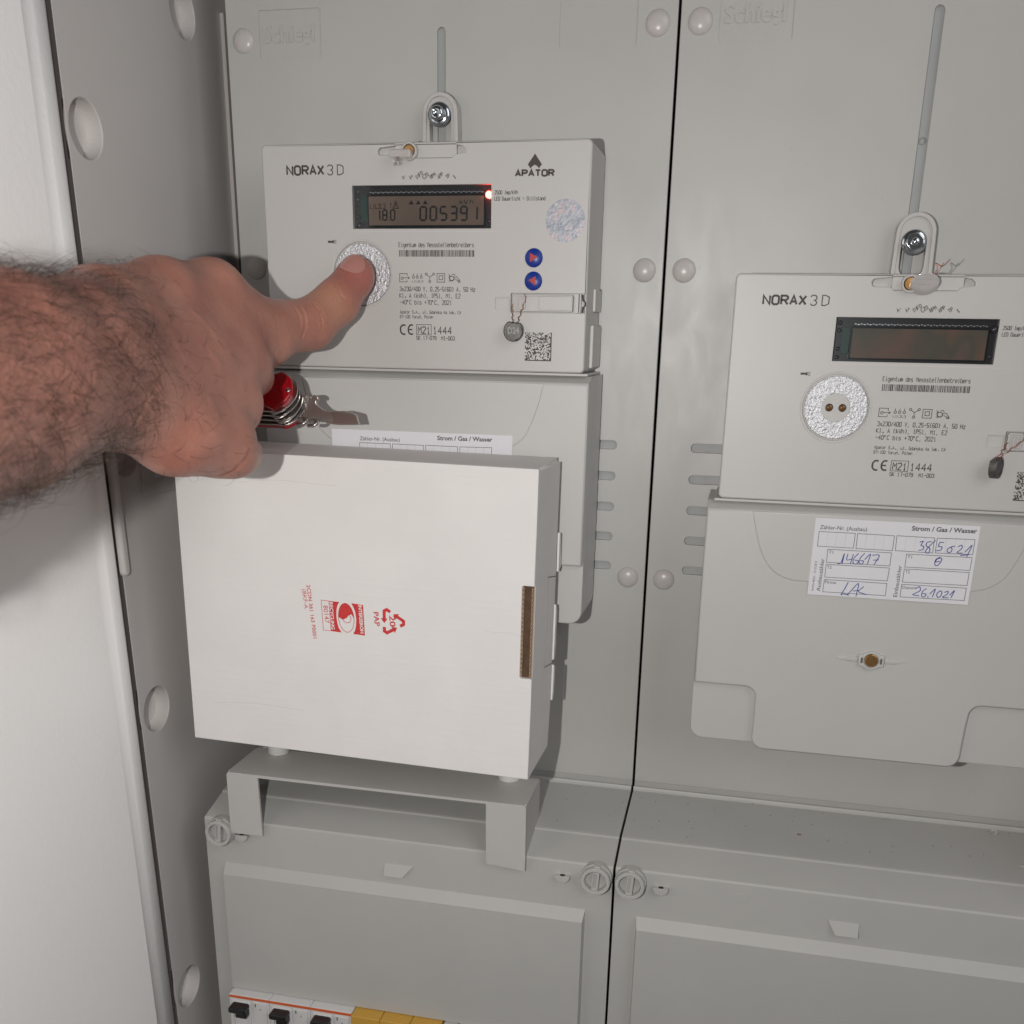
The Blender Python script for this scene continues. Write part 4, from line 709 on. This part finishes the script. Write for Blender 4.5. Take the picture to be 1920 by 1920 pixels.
el = lambda t, k=1.0: (8.3+7.9*k*math.cos(t), 14.0+4.4*k*math.sin(t))
strokes(bm, [R_([el(2*math.pi*i/40) for i in range(41)])], .3, yy, smooth=False, fr=fp)
top = [el(math.pi/2+math.pi*i/20) for i in range(21)]+[(8.5, 10.0), (9.5, 12), (8.4, 14.2), (6.6, 15.6), (6.2, 17.2)]
concave(top)
strokes(bm, [R_([(8.6+2.4*math.cos(2*math.pi*i/24), 14.3+2.4*math.sin(2*math.pi*i/24)) for i in range(25)])], .3, yy-.03, smooth=False, fr=fp)
# recycling triangle, three folded arrows (apex to the right)
TR = lambda pts: [bx_(130.0+q[0], -294.2+q[1]) for q in pts]
tri_ = [(-6.6, 7.2), (-6.6, -7.2), (5.6, 0)]
for k in range(3):
    a = Vector(tri_[k]); b_ = Vector(tri_[(k+1) % 3]); pv = Vector(tri_[k-1]); m0 = a.lerp(pv, .28); m1 = a.lerp(b_, .40)
    line = [tuple(m0), tuple(a.lerp(pv, .12)), tuple(a.lerp(b_, .12)), tuple(m1)]
    strokes(bm, [TR(line)], 1.7, yy-.01*k, smooth=False, fr=fp)
    d = (b_-a).normalized(); n_ = Vector((-d.y, d.x)); bm.faces.new(ring(bm, TR([tuple(m1+n_*1.9), tuple(m1-n_*1.9), tuple(m1+d*2.6)]), yy-.03-.01*k, fp))
part('red_emblem', bm, REDINK, T_)
bm = NB()
text(bm, 'PAP', bx_(117.4, -289.9), bx_(118.2, -297.6), 2.7, y=yy, bold=.02, fr=fp); text(bm, '20', bx_(126.2, -290.9), bx_(126.6, -297), 3.0, y=yy, bold=.02, fr=fp)
text(bm, '80147', bx_(89.0, -288.8), bx_(89.7, -298.4), 2.6, y=yy, fr=fp)
text(bm, '2CDN 361 163 P0001', bx_(79.8, -278.4), bx_(82.6, -307.6), 2.1, y=yy, bold=.01, fr=fp); text(bm, '(BKF-A', bx_(77.2, -281), bx_(78.2, -291.6), 2.1, y=yy, fr=fp)
part('red_lettering', bm, REDINK, T_)
bm = NB(); text(bm, 'RECYCLING', bx_(92.6, -286.6), bx_(93.4, -301.6), 1.8, y=yy-.05, bold=.03, fr=fp); text(bm, 'INTERSEROH', bx_(109.0, -286.6), bx_(109.9, -302.2), 1.8, y=yy-.05, bold=.03, fr=fp); part('white_lettering', bm, CARD, T_)
# ================================================================= POCKET KNIFE
kc, ks = math.cos(math.radians(38)), math.sin(math.radians(38)); KO = Vector((61.5, -97.5, -182.0))
def fk(a, d, c): return (KO.x+a, KO.y+d*kc+c*ks, KO.z-d*ks+c*kc)     # d<0 towards the viewer
def kblade(L_, r_=9.6, w=10.2): return [(-58, -w), (L_-r_, -w)]+arc(L_-r_, 0, r_, -72, 72, 14)+[(L_-r_, w), (-58, w)]
T_ = thing('pocket_knife', (40, -92, -190), 'red pocket knife with its bottle opener folded out, held in the fist', 'pocket knife')
bm = NB(); plate(bm, kblade(13.0, 12, 9.8), -3.4, -.4, 1.3, fr=fk, back=True, seg=5); part('red_scale', bm, REDP, T_)
for k, (y0, y1, L_, w) in enumerate(((-.4, .4, 14.8, 11.2), (1.2, 2.8, 12, 9.8), (3.6, 4.4, 14.4, 11), (5.2, 6.8, 11.4, 9.6), (7.6, 8.4, 14.4, 11), (9.2, 10.8, 12.4, 9.8), (11.6, 12.4, 14.6, 11))):
    bm = NB(); plate(bm, kblade(L_, 12, w), y0, y1, .15, fr=fk, back=True); part('liner' if k % 2 == 0 else 'folded_tool', bm, STEEL, T_)
bm = NB(); plate(bm, kblade(14.0, 12, 11), 12.4, 15, .8, fr=fk, back=True); part('red_scale', bm, REDP, T_)
bm = NB(); lathe(bm, 11.2, -.5, [(1.3, -3.7), (1.2, -4.0), (0, -4.1)], 16, fk); part('rivet', bm, STEEL, T_)
bm = NB(); ko = OPEN[::-1] if area(OPEN) < 0 else OPEN; plate(bm, ko, -89.2, -87.0, .25, back=True); bo = part('bottle_opener', bm, STEEL, T_)
ob = [(OPENB[0][0], OPENB[0][1]), (OPENB[1][0]-.8, OPENB[0][1]-1.6), (OPENB[1][0]-.3, OPENB[1][1]+.4), (OPENB[0][0]+1.2, OPENB[1][1]+.4)]
bm = NB(); bm.faces.new([bm.verts.new((ob[0][0], -89.26, ob[0][1])), bm.verts.new((ob[1][0], -89.9, ob[1][1])), bm.verts.new((ob[2][0], -89.9, ob[2][1])), bm.verts.new((ob[3][0], -89.26, ob[3][1]))]); part('driver_bevel', bm, STEEL, bo)
bm = NB(); kk = [fk(14, 9, -9), fk(17, 9, -9), fk(19, 8, -10.5), fk(17.5, 8, -12.5), fk(14, 9, -12)]; tube(bm, kk, 1.0, 8); kk = [(x+6, y, z-.6) for x, y, z in kk]; tube(bm, kk, .9, 8); part('hook_tool', bm, STEEL, T_)
# ================================================================= ARM AND HAND
def sdf_arm():
    P = [np.array([h[1], h[2]]) for h in HAND]; allp = np.concatenate(P); st = 1.7
    lo = allp.min(0)-36; hi = allp.max(0)+42
    ax = [np.arange(lo[i], hi[i], st, dtype=np.float32) for i in range(3)]
    X, Y, Z_ = np.meshgrid(*ax, indexing='ij'); F_ = None
    def capd(a, b_, ra, rb):
        a = np.array(a, np.float32); d = np.array(b_, np.float32)-a; L2 = float(d@d)+1e-6
        px, py, pz = X-a[0], Y-a[1], Z_-a[2]; t = np.clip((px*d[0]+py*d[1]+pz*d[2])/L2, 0, 1)
        return np.sqrt((px-t*d[0])**2+(py-t*d[1])**2+(pz-t*d[2])**2)-(ra+(rb-ra)*t)
    def smin(a, b_, k):
        h = np.clip(.5+.5*(b_-a)/k, 0, 1); return b_*(1-h)+a*h-k*h*(1-h)
    G = {}
    for t, a, b_, ra, rb in HAND:
        d = capd(a, b_, ra, rb); k = {'F': 12, 'H': 8, 'T': 3, 'P': 1.5}[t]; G[t] = d if t not in G else smin(G[t], d, k)
    F_ = smin(G['F'], G['H'], 10); F_ = smin(F_, G['T'], 6); F_ = smin(F_, G['P'], 1.6)
    return F_, lo, st
def surface_nets(F_, lo, st):
    ins = F_ < 0; c = np.zeros(tuple(s-1 for s in F_.shape), np.int8)
    sl = lambda i, n: slice(i, n-1+i)
    n = F_.shape
    for i in (0, 1):
        for j in (0, 1):
            for k in (0, 1): c += ins[sl(i, n[0]), sl(j, n[1]), sl(k, n[2])]
    act = np.argwhere((c > 0) & (c < 8)); idx = -np.ones(c.shape, np.int32); idx[tuple(act.T)] = np.arange(len(act))
    acc = np.zeros((len(act), 3)); cnt = np.zeros(len(act)); cor = [(i, j, k) for i in (0, 1) for j in (0, 1) for k in (0, 1)]
    for a in cor:
        for b_ in cor:
            if sum(b_)-sum(a) == 1 and sum(abs(x-y) for x, y in zip(a, b_)) == 1:
                fa = F_[tuple((act+a).T)]; fb_ = F_[tuple((act+b_).T)]; m = (fa < 0) != (fb_ < 0); t = np.where(m, fa/(fa-fb_+1e-12), 0)
                p = np.array(a)+np.outer(t, np.array(b_)-np.array(a)); acc[m] += p[m]; cnt[m] += 1
    V = lo+st*(act+acc/cnt[:, None]); Q = []
    for axn in range(3):
        o = [0, 0, 0]; o[axn] = 1; a = F_[tuple(slice(0, n[i]-o[i]) for i in range(3))] < 0; b_ = F_[tuple(slice(o[i], n[i]) for i in range(3))] < 0
        e = np.argwhere(a != b_); u_, v_ = [i for i in range(3) if i != axn]
        e = e[(e[:, u_] > 0) & (e[:, v_] > 0) & (e[:, u_] < n[u_]-1) & (e[:, v_] < n[v_]-1)]
        def g(du, dv): q = e.copy(); q[:, u_] -= du; q[:, v_] -= dv; return idx[tuple(q.T)]
        q = np.stack([g(0, 0), g(1, 0), g(1, 1), g(0, 1)], 1); fl = a[tuple(e.T)]
        if axn == 1: fl = ~fl
        q[~fl] = q[~fl][:, ::-1]; Q.append(q)
    Q = np.concatenate(Q); Q = Q[(Q >= 0).all(1)]; return V, Q
FF_, lo_, st_ = sdf_arm(); V, Q = surface_nets(FF_, lo_, st_)
me = bpy.data.meshes.new('person'); BASE = Vector((60, -250, -190)); me.from_pydata(((V-np.array(BASE))*MM).tolist(), [], Q.tolist()); me.update()
bm = bmesh.new(); bm.from_mesh(me); bmesh.ops.recalc_face_normals(bm, faces=bm.faces[:])
for _ in range(4): bmesh.ops.smooth_vert(bm, verts=bm.verts[:], factor=.5, use_axis_x=True, use_axis_y=True, use_axis_z=True)
bmesh.ops.subdivide_edges(bm, edges=[e for e in bm.edges if ((e.verts[0].co/MM+BASE)-Vector(ZONE[0])).length < 62], cuts=1, use_grid_fill=True)
for _ in range(2): bmesh.ops.smooth_vert(bm, verts=bm.verts[:], factor=.5, use_axis_x=True, use_axis_y=True, use_axis_z=True)
bm.normal_update()
co = np.array([v.co for v in bm.verts])/MM+np.array(BASE); no = np.array([v.normal for v in bm.verts])
disp = np.zeros(len(co))
def segd(p, a, b_):
    a = np.array(a); d = np.array(b_)-a; t = np.clip(((p-a)@d)/(d@d), 0, 1); return np.linalg.norm(p-a-t[:, None]*d, axis=1)
for ln, (dep, wd) in zip(CREASE, CREASE_W):
    P_ = []
    for a, b_ in zip(ln, ln[1:]):
        for t in np.linspace(0, 1, 14): P_.append(np.array(a)*(1-t)+np.array(b_)*t)
    P_ = np.array([co[np.argmin(((co-q)**2).sum(1))] for q in P_])
    near = np.min(np.linalg.norm(co[:, None, :]-P_[None, ::2, :], axis=2), axis=1) if len(co) < 60000 else np.array([0.0])
    if len(near) == 1:
        near = np.full(len(co), 99.0)
        for q in P_: near = np.minimum(near, np.linalg.norm(co-q, axis=1))
    disp += -dep*np.exp(-(near/wd)**2)+dep*.35*np.exp(-((near-2.0*wd)/wd)**2)
vein = [[HAND[1][1], HAND[4][1]]]
for i, v in enumerate(bm.verts): v.co += v.normal*float(disp[i])*MM
for f in bm.faces: f.smooth = True
bm.to_mesh(me)
# flesh zones: pressed thumb tip is redder, behind it paler and yellower
zr = np.exp(-(np.linalg.norm(co-np.array(ZONE[0]), axis=1)/17)**3)*.8; zy = np.exp(-(np.linalg.norm(co-np.array(ZONE[1]), axis=1)/11)**2)*.45
zp = np.clip((co[:, 0]-20)/60, 0, 1)
ca_ = me.color_attributes.new('flesh', 'FLOAT_COLOR', 'POINT'); ca_.data.foreach_set('color', np.stack([zr, zy, zp, np.ones(len(zr))], 1).astype(np.float32).ravel())
bm.free()
arm = bpy.data.objects.new('person', me); S.collection.objects.link(arm); arm.location = BASE*MM; WL[arm.name] = BASE
tag(arm, 'bare hairy forearm and hand pressing the meter with the thumb', 'person')
# skin shader
sk = mat('skin', (.30, .16, .115), .40, spec=.5, bump=[(110, .16, .0008), (420, .45, .0004), (1500, .4, .0002)], sss=.06)
N = sk.node_tree.nodes; L = sk.node_tree.links; B = N['Principled BSDF']; at = N.new('ShaderNodeAttribute'); at.attribute_name = 'flesh'; sp_ = N.new('ShaderNodeSeparateColor'); L.new(at.outputs['Color'], sp_.inputs[0])
tc = N.new('ShaderNodeTexCoord')
vo = N.new('ShaderNodeTexVoronoi'); vo.feature = 'DISTANCE_TO_EDGE'; vo.inputs['Scale'].default_value = 620; L.new(tc.outputs['Object'], vo.inputs['Vector'])
vb = N.new('ShaderNodeBump'); vb.inputs['Strength'].default_value = .35; vb.inputs['Distance'].default_value = .0005; L.new(vo.outputs['Distance'], vb.inputs['Height'])
old = B.inputs['Normal'].links[0].from_socket; L.new(old, vb.inputs['Normal']); L.new(vb.outputs[0], B.inputs['Normal'])
n1 = N.new('ShaderNodeTexNoise'); n1.inputs['Scale'].default_value = 55; n1.inputs['Detail'].default_value = 6; L.new(tc.outputs['Object'], n1.inputs['Vector'])
cr = N.new('ShaderNodeValToRGB'); e = cr.color_ramp.elements; e[0].position = .34; e[0].color = (.30, .125, .086, 1); e[1].position = .66; e[1].color = (.49, .232, .162, 1); L.new(n1.outputs[0], cr.inputs[0])
def mixc(fac, a, colb, mode='MIX'):
    m = N.new('ShaderNodeMix'); m.data_type = 'RGBA'; m.blend_type = mode; L.new(fac, m.inputs[0]); L.new(a, m.inputs[6]); m.inputs[7].default_value = (*colb, 1); return m.outputs[2]
c_ = mixc(sp_.outputs[2], cr.outputs[0], (.43, .17, .132)); N.new('ShaderNodeMix')
hm = N.new('ShaderNodeMix'); hm.data_type = 'RGBA'; hm.inputs[0].default_value = .45; L.new(cr.outputs[0], hm.inputs[6]); L.new(c_, hm.inputs[7]); c_ = hm.outputs[2]
c_ = mixc(sp_.outputs[1], c_, (.52, .28, .16)); c_ = mixc(sp_.outputs[0], c_, (.42, .13, .105)); L.new(c_, B.inputs['Base Color']); me.materials.append(sk)
# thumbnail
n0, n1_, n2_ = [Vector(q) for q in NAIL]
camv = Vector(CAMC); tipc = Vector(HAND[26][2]) if HAND[26][0] == 'T' else Vector(ZONE[0])
TI = [h for h in HAND if h[0] == 'T'][-1]; tA = Vector(TI[1]); tB = Vector(TI[2]); axs = (tB-Vector([h for h in HAND if h[0] == 'T'][-2][1])).normalized(); up = ((camv-tB).normalized()+Vector((-.32, 0, .30))).normalized(); up = (up-axs*up.dot(axs)).normalized(); sd = axs.cross(up)
bm = NB(); nu, nv = 12, 12; grid = []
cN = tB-axs*3.0
for i in range(nu+1):
    row = []
    for j in range(nv+1):
        a = -1+2*i/nu; c = -1+2*j/nv; uu = a*math.sqrt(1-c*c/2); vv = c*math.sqrt(1-a*a/2)
        ang = vv*.72; q = cN+axs*(uu*6.6)+sd*math.sin(ang)*9.9+up*(math.cos(ang)*10.6-.1-.012*(uu*6.6+1)**2); row.append(bm.verts.new(q))
    grid.append(row)
for i in range(nu):
    for j in range(nv): bm.faces.new((grid[i][j], grid[i+1][j], grid[i+1][j+1], grid[i][j+1])).smooth = True
part('thumbnail', bm, NAILM, arm)
# hair
rng = np.random.default_rng(4); fa = [h for h in HAND if h[0] == 'F']
A0 = np.array(fa[1][1]); wr = np.array(P_wr) if 'P_wr' in globals() else np.array(HAND[4][2])
den = np.zeros(len(co))
cv = np.array(CAMC)
dw = (co-wr)@((np.array(HAND[4][2])-np.array(HAND[0][1]))/np.linalg.norm(np.array(HAND[4][2])-np.array(HAND[0][1])))   # along arm, 0 at wrist
den = np.where(dw < 0, 1.0, np.clip(1-dw/80, 0, 1)**1.5*.5)
thumbm = np.linalg.norm(co-np.array(ZONE[0]), axis=1) < 60; den[thumbm] *= 0
den[co[:, 2] < -213] *= .3
vis = ((cv-co)*no).sum(1)/np.linalg.norm(cv-co, axis=1); den *= np.clip(vis+.45, 0, 1) > 0
den /= den.sum(); NH = 3600; ids = rng.choice(len(co), NH, p=den)
axis = (np.array(HAND[4][2])-np.array(HAND[0][1])); axis /= np.linalg.norm(axis)
vs = []; fs = []
for q in ids:
    p = co[q]+rng.normal(0, .5, 3); nn = no[q]; t = axis*rng.uniform(.35, 1.0)+np.array([rng.normal(0, .45), rng.normal(0, .25), rng.normal(-.25, .55)]); t -= nn*(t@nn); t /= np.linalg.norm(t)+1e-9
    Lh = rng.uniform(9, 22)*(1 if dw[q] < 5 else .65); curl = rng.normal(0, .55); s_ = np.cross(nn, t); n_ = 6; rad = rng.uniform(.05, .09); lift = rng.uniform(.1, .5); pos = p+nn*-.1; b0 = len(vs); dirv = t+nn*lift*2
    for k in range(n_+1):
        rk = rad*(1-.75*k/n_)
        for m_ in range(3): a = 2.094*m_; vs.append(tuple(pos+(nn*math.cos(a)+s_*math.sin(a))*rk))
        dirv = dirv+s_*curl*.35-nn*lift*.42; dirv /= np.linalg.norm(dirv); pos = pos+dirv*Lh/n_
    for k in range(n_):
        for m_ in range(3): a = b0+k*3+m_; c = b0+k*3+(m_+1) % 3; fs.append((a, c, c+3, a+3))
hme = bpy.data.meshes.new('arm_hair'); hme.from_pydata(((np.array(vs)-np.array(BASE))*MM).tolist(), [], fs); hme.materials.append(HAIRM)
for p_ in hme.polygons: p_.use_smooth = True
ho = link('arm_hair', hme, arm, None); ho['kind'] = 'stuff'
# ================================================================= CRUMBS
crumb = mat('white_shaving', (.75, .74, .72), .5)
def shaving(pts, m_, label, r_=.25):
    bm = NB(); tube(bm, pts, r_, 6); o = part('plastic_shaving', bm, m_, base=pts[0]); tag(o, label, 'shaving')
shaving([(462, -8, -423.4), (463, -9, -422.0), (464.5, -10.5, -422.6), (463, -12, -423.2)], crumb, 'curled white shaving on the right ledge near the frame edge')
shaving([(470, -45, -425.5), (472.5, -46.5, -425.4)], crumb, 'short straight white shaving on the right ledge', .2)
shaving([(350.5, -38, -424.9), (352.5, -38.6, -424.8)], COPPER, 'copper coloured crumb in the middle of the right ledge', .35)

bm = NB(); rd = random.Random(3)
for k in range(70):
    x = rd.uniform(205, 480); y = rd.uniform(-60, -8); z = -420.9+(y+6.2)*.0755
    if 247 < x < 253: continue
    r_ = rd.uniform(.12, .32); lathe(bm, x, z, [(r_, y-r_), (r_*.8, y+r_*.6), (0, y+r_)], 5)
for k in range(40):
    x = rd.uniform(252, 410); z = rd.uniform(-400, -20); r_ = rd.uniform(.1, .2); lathe(bm, x, z, [(r_, -.02), (r_*.7, -.1), (0, -.14)], 5)
o = part('dust', bm, mat('dust_grains', (.25, .23, .20), .9, vary=.6, vscale=200)); tag(o, 'fine dust and specks lying on the ledge and boards', kind='stuff')
